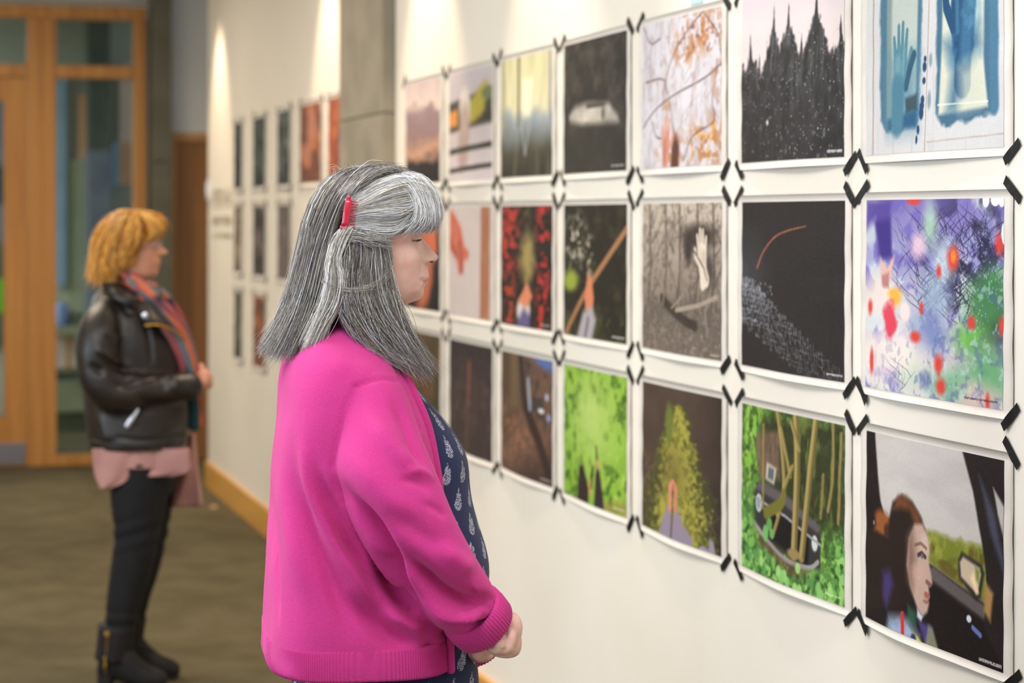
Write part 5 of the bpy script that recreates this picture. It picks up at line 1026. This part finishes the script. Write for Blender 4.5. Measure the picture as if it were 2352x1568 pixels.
add(lock(PW, [[(742, 640, -.112), (765, 655, -.116), (810, 664, -.116), (860, 655, -.112), (888, 625, -.1)], [(740, 644, -.112), (765, 658, -.116), (812, 667, -.116), (862, 657, -.112), (892, 628, -.1)]], 26, rg, 12, .003, (.002, .003), frizz=.002), (0, 1, 3, 4, 1, 0))
# loose hairs
for k in range(130):
    x, y = rg.uniform(770, 930), rg.uniform(386, 400); a = rg.uniform(-1, 1); L_ = rg.uniform(12, 42)
    SP.append(smooth_path(PW.Pa([(x, y+8, rg.uniform(-.05, .05)), (x+a*L_*.5, y-L_*.25, rg.uniform(-.05, .05)), (x+a*L_, y-L_*rg.uniform(.0, .4), rg.uniform(-.05, .05)), (x+a*L_*1.6, y+L_*rg.uniform(0, .5), rg.uniform(-.05, .05))]), 12)[None]); SR.append(np.array([.00018])); SC.append(cols(1, (0, 2, 4, 3, 1, 2)))
for k in range(200):
    g = back(-1)[rg.integers(0, 3)] if k % 2 else SD[rg.integers(0, 4)]; g = np.array(PW.Pa(g)); o_ = rg.normal(0, .005, (1, 3)); t = np.linspace(0, 1, len(g))[:, None]
    SP.append(smooth_path(g+o_*t*2.2+rg.normal(0, .003, g.shape)*t, 14)[None]); SR.append(np.array([.0002])); SC.append(cols(1, (0, 2, 4, 3, 2, 1)))
for k, mm_ in enumerate(sorted(set(p.shape[1] for p in SP))):
    ii = [i for i, p in enumerate(SP) if p.shape[1] == mm_]
    Vs, Fs, Cs = strand_mesh(np.concatenate([SP[i] for i in ii]), np.concatenate([SR[i] for i in ii]), np.concatenate([SC[i] for i in ii]))
    if k == 0: VV, FF, CC = Vs, Fs, Cs
    else: FF = np.vstack([FF, Fs+len(VV)]); VV = np.vstack([VV, Vs]); CC = np.vstack([CC, Cs])
so = mesh_obj('strands', VV, FF, M['hair'], hair, colors=CC); so['kind'] = 'stuff'
# red comb clip
M['comb'] = mat('red_comb_plastic', rgb(204, 34, 66), .22, noise=(rgb(186, 26, 56), (60, 60, 60), 3, .4, .7), coat=.5)
cl = empty('hair_comb', tuple(PW.P(797, 490, -.1))); cl.parent = PW.root; cl['label'] = 'glossy red hair comb'
c0 = PW.P(797, 490, -.1); tp, bt = PW.P(803, 449, -.094)-c0, PW.P(791, 528, -.100)-c0
ax = (tp-bt)/np.linalg.norm(tp-bt); sd = np.array([ax[2], 0, -ax[0]]); out = np.array([0, -1., 0])
def bar(pts, w, th):
    rr_ = []
    for q in pts: rr_.append(np.array([q+sd*(w/2*a)+out*(th/2*b) for a, b in ((-1, -.6), (-.7, -1), (.7, -1), (1, -.6), (1, .6), (.7, 1), (-.7, 1), (-1, .6))]))
    return loft(rr_)
mesh_obj('spine', *bar([bt+(tp-bt)*t+out*(.004*math.sin(math.pi*t)) for t in np.linspace(.1, .9, 9)], .0115, .004), M['comb'], cl)
mesh_obj('end_loop', *bar([bt+(tp-bt)*t for t in (.9, .95, 1.0)], .006, .004), M['comb'], cl); mesh_obj('end_foot', *bar([bt-sd*.001+(tp-bt)*t for t in (.0, .06, .11)], .014, .005), M['comb'], cl)
tooth = None
for k in range(11):
    t = .12+.072*k; p0 = bt+(tp-bt)*t+sd*.005; o = mesh_obj('tooth', *tube([p0, p0+sd*.006-out*.0005, p0+sd*.011-out*.004], [.0011, .001, .0006], seg=6, n=5), M['comb'], cl)

# ------------------------------------------------------------------ the woman in the leather jacket
LW = Fig(300, 7.45); PH2 = math.radians(8)
tag(LW.root, 'blonde person in a dark brown leather jacket, patterned scarf and black jeans further along', 'person')
M['leather'] = mat('dark_leather', rgb(28, 21, 18), .42, noise=(rgb(38, 29, 24), (14, 14, 14), 4, .4, .7), bump=((55, 55, 55), 4, .35, .004), spec=.6)
M['jeans'] = mat('black_denim', rgb(17, 16, 18), .85, noise=(rgb(24, 23, 25), (14, 14, 5), 3, .4, .7), bump=((160, 160, 160), 2, .3, .002))
M['boot'] = mat('black_suede', rgb(25, 21, 21), .8, noise=(rgb(32, 27, 27), (20, 20, 20), 3, .4, .7))
M['blouse'] = mat('dusty_pink_blouse', rgb(182, 134, 126), .75, noise=(rgb(168, 120, 114), (7, 7, 7), 3, .4, .7))
M['brass'] = mat('brass_zip', rgb(206, 160, 70), .3, .8, noise=(rgb(190, 146, 60), (60, 60, 60), 2, .4, .7))
M['chrome'] = mat('silver_zip', rgb(224, 226, 236), .22, .7, noise=(rgb(206, 210, 222), (60, 60, 60), 2, .4, .7))
h2 = [(489, 322, 292, .012, 2), (493, 335, 268, .035, 2), (502, 350, 250, .055, 2), (518, 361, 242, .069, 2), (538, 365, 239, .075, 2.1), (552, 364, 240, .076, 2.15), (562, 361, 242, .0755, 2.2), (572, 360, 246, .074, 2.2), (585, 362, 250, .072, 2.2), (598, 364, 256, .069, 2.15), (612, 363, 262, .065, 2.1), (624, 360, 266, .06, 2.1), (634, 354, 268, .056, 2), (642, 340, 270, .053, 2), (655, 332, 270, .054, 2), (680, 332, 264, .07, 2), (710, 340, 250, .12, 2), (760, 360, 235, .15, 2.1), (900, 390, 225, .15, 2.1), (1060, 395, 230, .16, 2.1)]
nose2 = [(553, 0, .007), (558, 3, .007), (565, 10, .0075), (573, 20, .009), (579, 25, .0105), (583, 22, .0115), (587, 12, .011), (590, 5, .009), (595, 3, .013), (600, 6, .018), (604, 5, .018), (606, 2, .018), (609, 5, .018), (613, 3, .017), (618, 1, .016), (625, 4, .02), (632, 4, .02), (638, 0, .02)]
bump2 = [(583, .0125, .006, 4, .005), (562, .031, -.008, 6, .013), (552, .030, .003, 4, .016), (578, .046, .004, 14, .016), (605, .026, -.003, 3, .005)]
V1, F1 = loft(head_mesh(LW, h2, nose2, bump2, math.radians(2), rings_per=4, seg=96))
Q = LW.P
hnd = [tube([Q(436, 886, -.12), Q(452, 884, -.1), Q(462, 876, -.09)], [.030, .028, .03], n=8, flat=.8), ellipsoid(Q(468, 872, -.085), (.027, .024, .038))]
for k in range(4): hnd.append(tube([Q(468, 864+k*6, -.085), Q(478, 860+k*7, -.08), Q(483, 868+k*6, -.062), Q(478, 874+k*5, -.05)], [.010, .0095, .009, .008], seg=10, n=10))
hnd.append(tube([Q(462, 862, -.09), Q(465, 848, -.085), Q(462, 838, -.075)], [.012, .0105, .009], seg=10, n=8))
V2, F2, _ = remesh(hnd, .004, 2)
hf = [tube([Q(440, 888, .1), Q(455, 880, .06), Q(462, 876, .02)], [.028, .027, .028], n=8, flat=.8), ellipsoid(Q(466, 868, .0), (.026, .035, .022))]
for k in range(4): hf.append(tube([Q(464+k*3, 866, -.01), Q(470+k*2, 858+k*3, -.03), Q(474, 860+k*5, -.045)], [.0095, .009, .008], seg=10, n=8))
hf.append(tube([Q(460, 862, .01), Q(456, 852, -.012), Q(458, 846, -.03)], [.011, .01, .0085], seg=10, n=8))
V3, F3, _ = remesh(hf, .004, 2)
sl = {-1: [(246, 722, -.13, .055), (232, 752, -.165, .068), (224, 810, -.19, .074), (232, 870, -.2, .073), (270, 902, -.195, .066), (330, 898, -.175, .058), (395, 890, -.145, .05), (440, 886, -.12, .047)],
      1: [(256, 722, .13, .055), (242, 752, .165, .068), (236, 810, .19, .07), (245, 870, .2, .068), (280, 898, .19, .06), (340, 894, .16, .054), (400, 888, .12, .047), (432, 886, .1, .045)]}
al = []
for sg in (-1, 1): al.append(tube([Q(*a[:3]) for a in sl[sg]], [a[3]*.55 for a in sl[sg]], n=18))
legc = {-1: [(322, 1060, -.085, .098), (318, 1150, -.085, .088), (314, 1230, -.085, .070), (300, 1310, -.085, .063), (285, 1380, -.085, .054), (276, 1450, -.085, .045), (272, 1530, -.085, .042)],
         1: [(342, 1060, .085, .094), (338, 1150, .085, .084), (335, 1225, .085, .068), (322, 1300, .085, .062), (306, 1370, .085, .052), (298, 1440, .085, .044), (296, 1500, .085, .042)]}
for sg in (-1, 1): al.append(tube([Q(*a[:3]) for a in legc[sg]], [a[3]*.9 for a in legc[sg]], n=20))
V, F = merge([(V1, F1), (V2, F2), (V3, F3)]+al); mesh_obj('body', V, F, M['skin2'], LW.root)
def on2(py, b, fwd=0):
    r_ = np.array(h2); fr = np.interp(py, r_[:, 0], r_[:, 1]); bk = np.interp(py, r_[:, 0], r_[:, 2]); hw = np.interp(py, r_[:, 0], r_[:, 3]); Fp, Bp = Q(fr, py), Q(bk, py); c = Bp+(Fp-Bp)*.52
    return np.array([c[0]+(Fp[0]-c[0])*(1-min(1, abs(b)/hw)**2.2)**(1/2.2)+fwd, b, c[2]])
for sg in (-1, 1):
    e = on2(562, .031*sg, -.0125); eo = mesh_obj('eye', *ellipsoid(e, (.0118, .0118, .0115)), M['eye_white'], LW.root); mesh_obj('iris', *ellipsoid(e+np.array([.0088, 0, 0]), (.0036, .0055, .0055)), M['iris'], eo)
    mesh_obj('upper_eyelid', *ellipsoid(e+np.array([-.001, 0, .004]), (.0125, .0135, .0098)), M['skin2'], LW.root)
    mesh_obj('eyebrow', *tube([on2(551, .016*sg, .004), on2(549, .032*sg, .005), on2(551, .048*sg, .004)], [.002, .0022, .0014], seg=8, n=10), M['dark_hairs'], LW.root)
mesh_obj('lip_line', *tube([on2(606, b, .004*math.exp(-(b/.018)**2)+.001) for b in np.linspace(-.024, .024, 9)], [.002]*9, seg=8, n=16), M['lips'], LW.root)
# spectacles: thin frame with side arms
gl = empty('spectacles', tuple(on2(562, 0, .02))); gl.parent = LW.root; g0 = on2(562, 0, .02)
for sg in (-1, 1):
    c = on2(563, .033*sg, .012)-g0; a = np.linspace(0, 2*np.pi, 22); rim = [c+np.array([0, .024*math.cos(t), .017*math.sin(t)]) for t in a]
    mesh_obj('rim', *tube(rim, [.0012]*22, seg=6, n=40), M['chrome'], gl)
    mesh_obj('temple_arm', *tube([c+[0, .024*sg, .004], np.array([Q(345, 560)[0], .078*sg, Q(345, 560)[2]])-g0, np.array([Q(300, 563)[0], .08*sg, Q(300, 563)[2]])-g0], [.0014]*3, seg=6, n=12), M['chrome'], gl)
mesh_obj('bridge', *tube([on2(561, -.01, .012)-g0, on2(560, 0, .016)-g0, on2(561, .01, .012)-g0], [.0013]*3, seg=6, n=8), M['chrome'], gl)
# blouse showing below the jacket, with its side slit, and a longer front panel
rw = [(640, 268, 332, .056), (680, 256, 345, .09), (730, 240, 372, .15), (860, 228, 405, .165), (1000, 222, 425, .178), (1040, 216, 432, .186), (1062, 217, 436, .188)]
bl = mesh_obj('blouse', *loft(LW.sections(rw, PH2, n=64, power=2.5, step=50), cap=True), M['blouse'], LW.root)
def panel(name, outline, thick, m, parent, wob=.006):
    """a hanging cloth panel: outline rows (py, left px, right px, v)"""
    A = smooth_path(outline, 16); f, b = [], []
    for y, l, r, v in A:
        t = np.linspace(0, 1, 14)
        row = np.array([LW.P(l+(r-l)*k, y, v+wob*math.sin(k*7+y*.03)) for k in t]); f.append(row); b.append(row+[0, thick, 0])
    V = np.vstack(f+b); n, mm = len(f), 14; F = []
    for i in range(n-1):
        for j in range(mm-1):
            q = i*mm+j; F.append((q, q+1, q+mm+1, q+mm)); F.append((n*mm+q, n*mm+q+mm, n*mm+q+mm+1, n*mm+q+1))
    per = [j for j in range(mm)]+[i*mm+mm-1 for i in range(1, n)]+[(n-1)*mm+j for j in range(mm-2, -1, -1)]+[i*mm for i in range(n-2, 0, -1)]
    for k in range(len(per)): a, c = per[k], per[(k+1) % len(per)]; F.append((a, a+n*mm, c+n*mm, c))
    return mesh_obj(name, V, F, m, parent)
panel('blouse_tail', [(1030, 212, 300, -.185), (1060, 213, 303, -.19), (1090, 217, 297, -.19), (1108, 224, 285, -.19), (1122, 230, 248, -.19)], .004, M['blouse'], bl)
panel('blouse_front', [(1030, 308, 436, -.17), (1060, 310, 437, -.175), (1082, 314, 436, -.175), (1094, 318, 395, -.175)], .004, M['blouse'], bl)
panel('blouse_far_tail', [(1000, 425, 444, .06), (1060, 412, 450, .06), (1120, 398, 457, .06), (1164, 394, 462, .06)], .05, M['blouse'], bl, .012)
# jeans and ankle boots
jn = [tube([Q(*a[:3]) for a in legc[sg]], [a[3]+.006 for a in legc[sg]], seg=24, n=40) for sg in (-1, 1)]
jn.append(loft(LW.sections([(1020, 255, 405, .15), (1060, 255, 408, .165), (1100, 262, 404, .17), (1130, 268, 398, .165)], PH2, n=40, step=12)))
Vj, Fj, Nj = remesh(jn, .008, 3); xx, yy = LW.px(Vj); Vj = Vj+Nj*(.003*np.sin(yy*.16+xx*.05)*np.exp(-((yy-1225)/40)**2)+.003*np.sin(yy*.2)*np.exp(-((yy-1430)/30)**2))[:, None]
mesh_obj('jeans', Vj, Fj, M['jeans'], LW.root)
for sg, xa, toe, ang, vv in ((-1, 275, 381, 3, -.085), (1, 302, 414, -2, .085)):
    c = Q(xa, 1500, vv); b = empty('ankle_boot', (c[0], vv, 0)); b.parent = LW.root; ys = 1.0
    L_ = (toe-xa)/671+.06; rr_ = []; a = np.linspace(0, 2*np.pi, 22, endpoint=False)
    for x, hw, zl, zt in ((-.092, .016, .05, .08), (-.085, .032, .045, .11), (-.06, .042, .04, .16), (-.01, .046, .032, .18), (.035, .046, .022, .155), (.07, .044, .012, .115), (.11, .045, .008, .085), (.15, .043, .008, .07), (.18, .036, .010, .06), (.197, .02, .014, .045)):
        rr_.append(np.column_stack([np.full(22, x*L_/.27), hw*np.sign(np.cos(a))*np.abs(np.cos(a))**.8, (zl+zt)/2+(zt-zl)/2*np.sign(np.sin(a))*np.abs(np.sin(a))**.8]))
    mesh_obj('upper', *loft(rr_), M['boot'], b)
    mesh_obj('shaft', *tube([(-.024, 0, .10), (-.018, 0, .15), (-.010, 0, .215)], [.060, .060, .062], seg=22, n=8, up=(1, 0, 0), rounded=False), M['boot'], b)
    mesh_obj('heel', *box_vf(-.088*L_/.27, -.03*L_/.27, -.034, .034, 0, .052, .006), M['boot'], b, smooth=False)
    mesh_obj('sole', *box_vf(-.02*L_/.27, .19*L_/.27, -.038, .038, 0, .014, .005), M['boot'], b, smooth=False)
    mesh_obj('zip', *tube([(-.04, -.046, .06), (-.036, -.056, .12), (-.03, -.060, .20)], [.002]*3, seg=8, n=10), M['brass'], b); mesh_obj('zip_pull', *box_vf(-.04, -.024, -.064, -.058, .19, .206, .002), M['brass'], b, smooth=False)
    mesh_obj('zip_tab', *box_vf(-.044, -.034, -.058, -.05, .085, .12, .002), M['brass'], b, smooth=False)
# jacket
jr = [(648, 252, 330, .06), (664, 232, 350, .095), (685, 215, 365, .14), (710, 206, 380, .17), (740, 199, 397, .185), (800, 193, 418, .19), (860, 190, 428, .192), (930, 196, 432, .195), (985, 202, 433, .2), (1022, 208, 432, .2)]
Vk, Fk, Nk = remesh([loft(LW.sections(jr, PH2, n=56, power=2.5, step=60))]+[tube([Q(*a[:3]) for a in sl[sg]], [a[3] for a in sl[sg]], seg=24, n=36) for sg in (-1, 1)], .0075, 4)
JF = [([(215, 790), (240, 815), (280, 838), (310, 842)], .014, 7), ([(220, 805), (250, 832), (290, 855)], -.016, 8), ([(218, 745), (250, 770), (285, 790)], .010, 9), ([(270, 850), (300, 865), (325, 862)], .010, 9), ([(250, 880), (290, 885), (330, 872)], -.012, 8), ([(350, 860), (375, 880), (378, 905)], -.010, 7), ([(392, 858), (405, 880), (402, 905)], .007, 8), ([(205, 830), (225, 850), (245, 850)], -.014, 9), ([(300, 910), (350, 930), (430, 935)], -.010, 14), ([(330, 700), (345, 790), (350, 850)], -.010, 5), ([(255, 660), (275, 690), (300, 720), (330, 690)], -.008, 5), ([(215, 920), (240, 990), (250, 1020)], .008, 14), ([(270, 1005), (340, 1012), (420, 990)], -.005, 4, 1)]
Vk = strokes(LW, Vk, Nk, JF); Vk = Vk+Nk*(vnoise3(Vk, 16, 3)*.003)[:, None]
jk = mesh_obj('leather_jacket', Vk, Fk, M['leather'], LW.root)
def flap(name, pts, v, th, m, parent):
    P_ = LW.Pa([(x, y, v if len(q) == 0 else q[0]) for x, y, *q in pts]); n = len(P_); Vf = np.vstack([P_, P_+[0, th, 0]])
    c0 = P_.mean(0)+[0, -.008, 0]; Vf = np.vstack([Vf, c0[None]])
    F = [(2*n, (i+1) % n, i) for i in range(n)]+[tuple(range(n, 2*n))]+[(i, (i+1) % n, n+(i+1) % n, n+i) for i in range(n)]
    return mesh_obj(name, Vf, F, m, parent)
flap('collar', [(232, 650, -.10), (262, 648, -.13), (300, 672, -.15), (322, 690, -.17), (315, 700, -.185), (290, 703, -.19), (262, 685, -.18), (240, 668, -.15)], -.16, .012, M['leather'], jk)
flap('lapel', [(318, 690, -.17), (332, 690, -.16), (370, 720, -.15), (405, 760, -.13), (424, 778, -.11), (400, 758, -.165), (372, 748, -.19), (334, 746, -.205), (322, 720, -.2)], -.19, .012, M['leather'], jk)
mesh_obj('press_stud', *ellipsoid(Q(333, 724, -.222), (.011, .005, .011)), M['chrome'], jk)
z = mesh_obj('pocket_zip', *tube([Q(292, 978, -.207), Q(302, 962, -.209), Q(318, 940, -.207)], [.0105, .009, .003], seg=10, n=12), M['chrome'], jk)
mesh_obj('lapel_zip', *tube([Q(334, 747, -.212), Q(362, 746, -.205), (Q(395, 757, -.175)), Q(424, 778, -.125)], [.0035]*4, seg=8, n=24), M['brass'], jk)
mesh_obj('hem_seam', *tube([Q(210, 1012, -.17), Q(260, 1020, -.205), Q(330, 1020, -.21), Q(400, 1008, -.2), Q(430, 996, -.14)], [.003]*5, seg=8, n=30), M['leather'], jk)
# scarf: a loop round the neck and two hanging ends, woven in checks
def scarf_mat():
    m = mat('check_scarf', rgb(96, 110, 116), .85, spec=.2); nt = m.node_tree; L = nt.links.new; b = nt.nodes['Principled BSDF']; uv = nt.nodes.new('ShaderNodeUVMap'); uv.uv_map = 'UVMap'
    cur = None
    for (sx_, sy_), c, lo in (((22, 1.5), rgb(206, 104, 70), .60), ((9, 6), rgb(34, 48, 60), .68), ((14, 5), rgb(160, 84, 90), .70)):
        mp = nt.nodes.new('ShaderNodeMapping'); mp.inputs['Scale'].default_value = (sx_+.01, sy_+.01, 1); L(uv.outputs[0], mp.inputs[0])
        w = nt.nodes.new('ShaderNodeTexNoise'); w.inputs['Scale'].default_value = 1; w.inputs['Detail'].default_value = 0; L(mp.outputs[0], w.inputs[0])
        r_ = nt.nodes.new('ShaderNodeMapRange'); r_.inputs[1].default_value = lo-.16; r_.inputs[2].default_value = lo-.08; L(w.outputs[0], r_.inputs[0])
        mx = nt.nodes.new('ShaderNodeMix'); mx.data_type = 'RGBA'; L(r_.outputs[0], mx.inputs[0]); mx.inputs[7].default_value = c
        if cur is None: mx.inputs[6].default_value = rgb(100, 112, 116)
        else: L(cur, mx.inputs[6])
        cur = mx.outputs[2]
    L(cur, b.inputs['Base Color']); return m
M['scarf'] = scarf_mat()
sc = empty('scarf', tuple(Q(330, 700, 0))); sc.parent = LW.root; s0 = Q(330, 700, 0)
def scarf_piece(name, path, r, flat, n=40, seg=26, up=(0, 0, 1)):
    V, F = tube(path, r, seg=seg, n=n, flat=flat, up=up, rounded=False); t = np.repeat(np.linspace(0, 1, n), seg); a = np.tile(np.arange(seg)/seg, n)
    V = V+np.column_stack([np.sin(a*25)*.004, np.cos(a*25)*.004, 0*a]); L_ = np.linalg.norm(np.diff(smooth_path(path, 20), axis=0), axis=1).sum()
    return mesh_obj(name, V-s0, F, M['scarf'], sc, uv=np.column_stack([np.abs(a-.5)*.5, t*L_]))
scarf_piece('neck_loop', [Q(300, 640, -.075), Q(330, 662, -.075), Q(352, 668, -.02), Q(350, 664, .04), Q(325, 650, .08), Q(290, 632, .06), Q(280, 630, -.02), Q(300, 642, -.075)], [.032, .034, .032, .03, .03, .026, .026, .03], .8)
scarf_piece('near_end', [Q(305, 648, -.08), Q(335, 680, -.11), Q(375, 725, -.12), Q(408, 775, -.10), Q(428, 835, -.07), Q(436, 880, -.05)], [.030, .038, .042, .042, .04, .036], .5, up=(0, 1, .2))
scarf_piece('far_end', [Q(340, 660, .0), Q(372, 690, -.0), Q(402, 740, .02), Q(428, 810, .03), Q(440, 880, .04), Q(446, 980, .04)], [.03, .034, .036, .034, .03, .028], .5, up=(0, 1, .2))
tp_ = mesh_obj('teal_fringe', *tube([Q(444, 900, .03), Q(446, 940, .03), Q(447, 980, .03)], [.018, .02, .019], seg=14, n=10, flat=.4, up=(0, 1, 0)), M['teal'], LW.root)
# hair: layered, chin length
und2 = [ellipsoid(Q(296, 545), (.100, .09, .085)), ellipsoid(Q(335, 520), (.05, .078, .035)), ellipsoid(Q(258, 590), (.055, .082, .06)), ellipsoid(Q(246, 618), (.038, .07, .035))]
und2 += [ellipsoid(Q(282, 585, .074*sg), (.055, .022, .05)) for sg in (-1, 1)]
Vu, Fu, Nu = remesh(und2, .007, 3)
M['blonde_under'] = mat('blonde_underlayer', rgb(200, 134, 52), .55, noise=(rgb(140, 86, 32), (26, 26, 26), 4, .4, .68), bump=((60, 60, 40), 4, .6, .006))
bh = mesh_obj('hair', Vu+Nu*(vnoise3(Vu, 34, 6)*.004)[:, None], Fu, M['blonde_under'], LW.root)
rg2 = np.random.default_rng(77); SP, SR, SC = [], [], []
pal = np.array([(222, 154, 62), (236, 176, 84), (190, 122, 44), (246, 200, 120), (140, 84, 32)])/255.
def add2(P_, w): SP.append(P_); SR.append(rg2.uniform(.0012, .002, len(P_))); SC.append(s2l(np.clip(pal[rg2.choice(5, len(P_), p=np.array(w)/sum(w))]*(1+rg2.normal(0, .08, (len(P_), 1))), 0, 1)))
for sg in (-1, 1):
    add2(lock(LW, [[(300, 486, 0), (262, 492, .02*sg), (230, 525, .03*sg), (218, 570, .03*sg), (216, 610, .03*sg), (209, 634, .04*sg)], [(302, 487, .03*sg), (268, 500, .06*sg), (242, 540, .08*sg), (232, 585, .085*sg), (232, 620, .085*sg), (228, 640, .085*sg)], [(306, 490, .04*sg), (282, 510, .078*sg), (264, 550, .096*sg), (256, 590, .1*sg), (258, 620, .098*sg), (268, 640, .092*sg)]], 420, rg2, 14, .012, (.004, .012), wave=.008, clump=7), (4, 3, 3, 2, 1.5))
    add2(lock(LW, [[(310, 490, .04*sg), (300, 515, .084*sg), (290, 550, .1*sg), (282, 585, .1*sg), (276, 612, .095*sg)], [(318, 490, .035*sg), (320, 515, .08*sg), (322, 540, .092*sg), (312, 566, .092*sg), (296, 590, .088*sg)]], 240, rg2, 12, .012, (.005, .01), wave=.008, clump=5), (4, 3, 2, 2, 1))
    add2(lock(LW, [[(305, 487, .0), (340, 488, .0), (364, 496, .0), (374, 512, .0), (372, 530, .0)], [(308, 488, .02*sg), (338, 494, .04*sg), (358, 505, .055*sg), (368, 522, .058*sg), (362, 540, .06*sg)], [(310, 490, .035*sg), (334, 502, .066*sg), (348, 518, .078*sg), (350, 538, .08*sg), (338, 556, .08*sg)]], 300, rg2, 12, .007, (.004, .007), wave=.005, clump=5), (4, 4, 1.5, 3, .5))
parts = []
for mm_ in sorted(set(p.shape[1] for p in SP)):
    ii = [i for i, p in enumerate(SP) if p.shape[1] == mm_]; parts.append(strand_mesh(np.concatenate([SP[i] for i in ii]), np.concatenate([SR[i] for i in ii]), np.concatenate([SC[i] for i in ii])))
VV = np.vstack([p[0] for p in parts]); CC = np.vstack([p[2] for p in parts]); o_ = 0; FF = []
for p in parts: FF.append(p[1]+o_); o_ += len(p[0])
so = mesh_obj('strands', VV, np.vstack(FF), M['hair'], bh, colors=CC); so['kind'] = 'stuff'
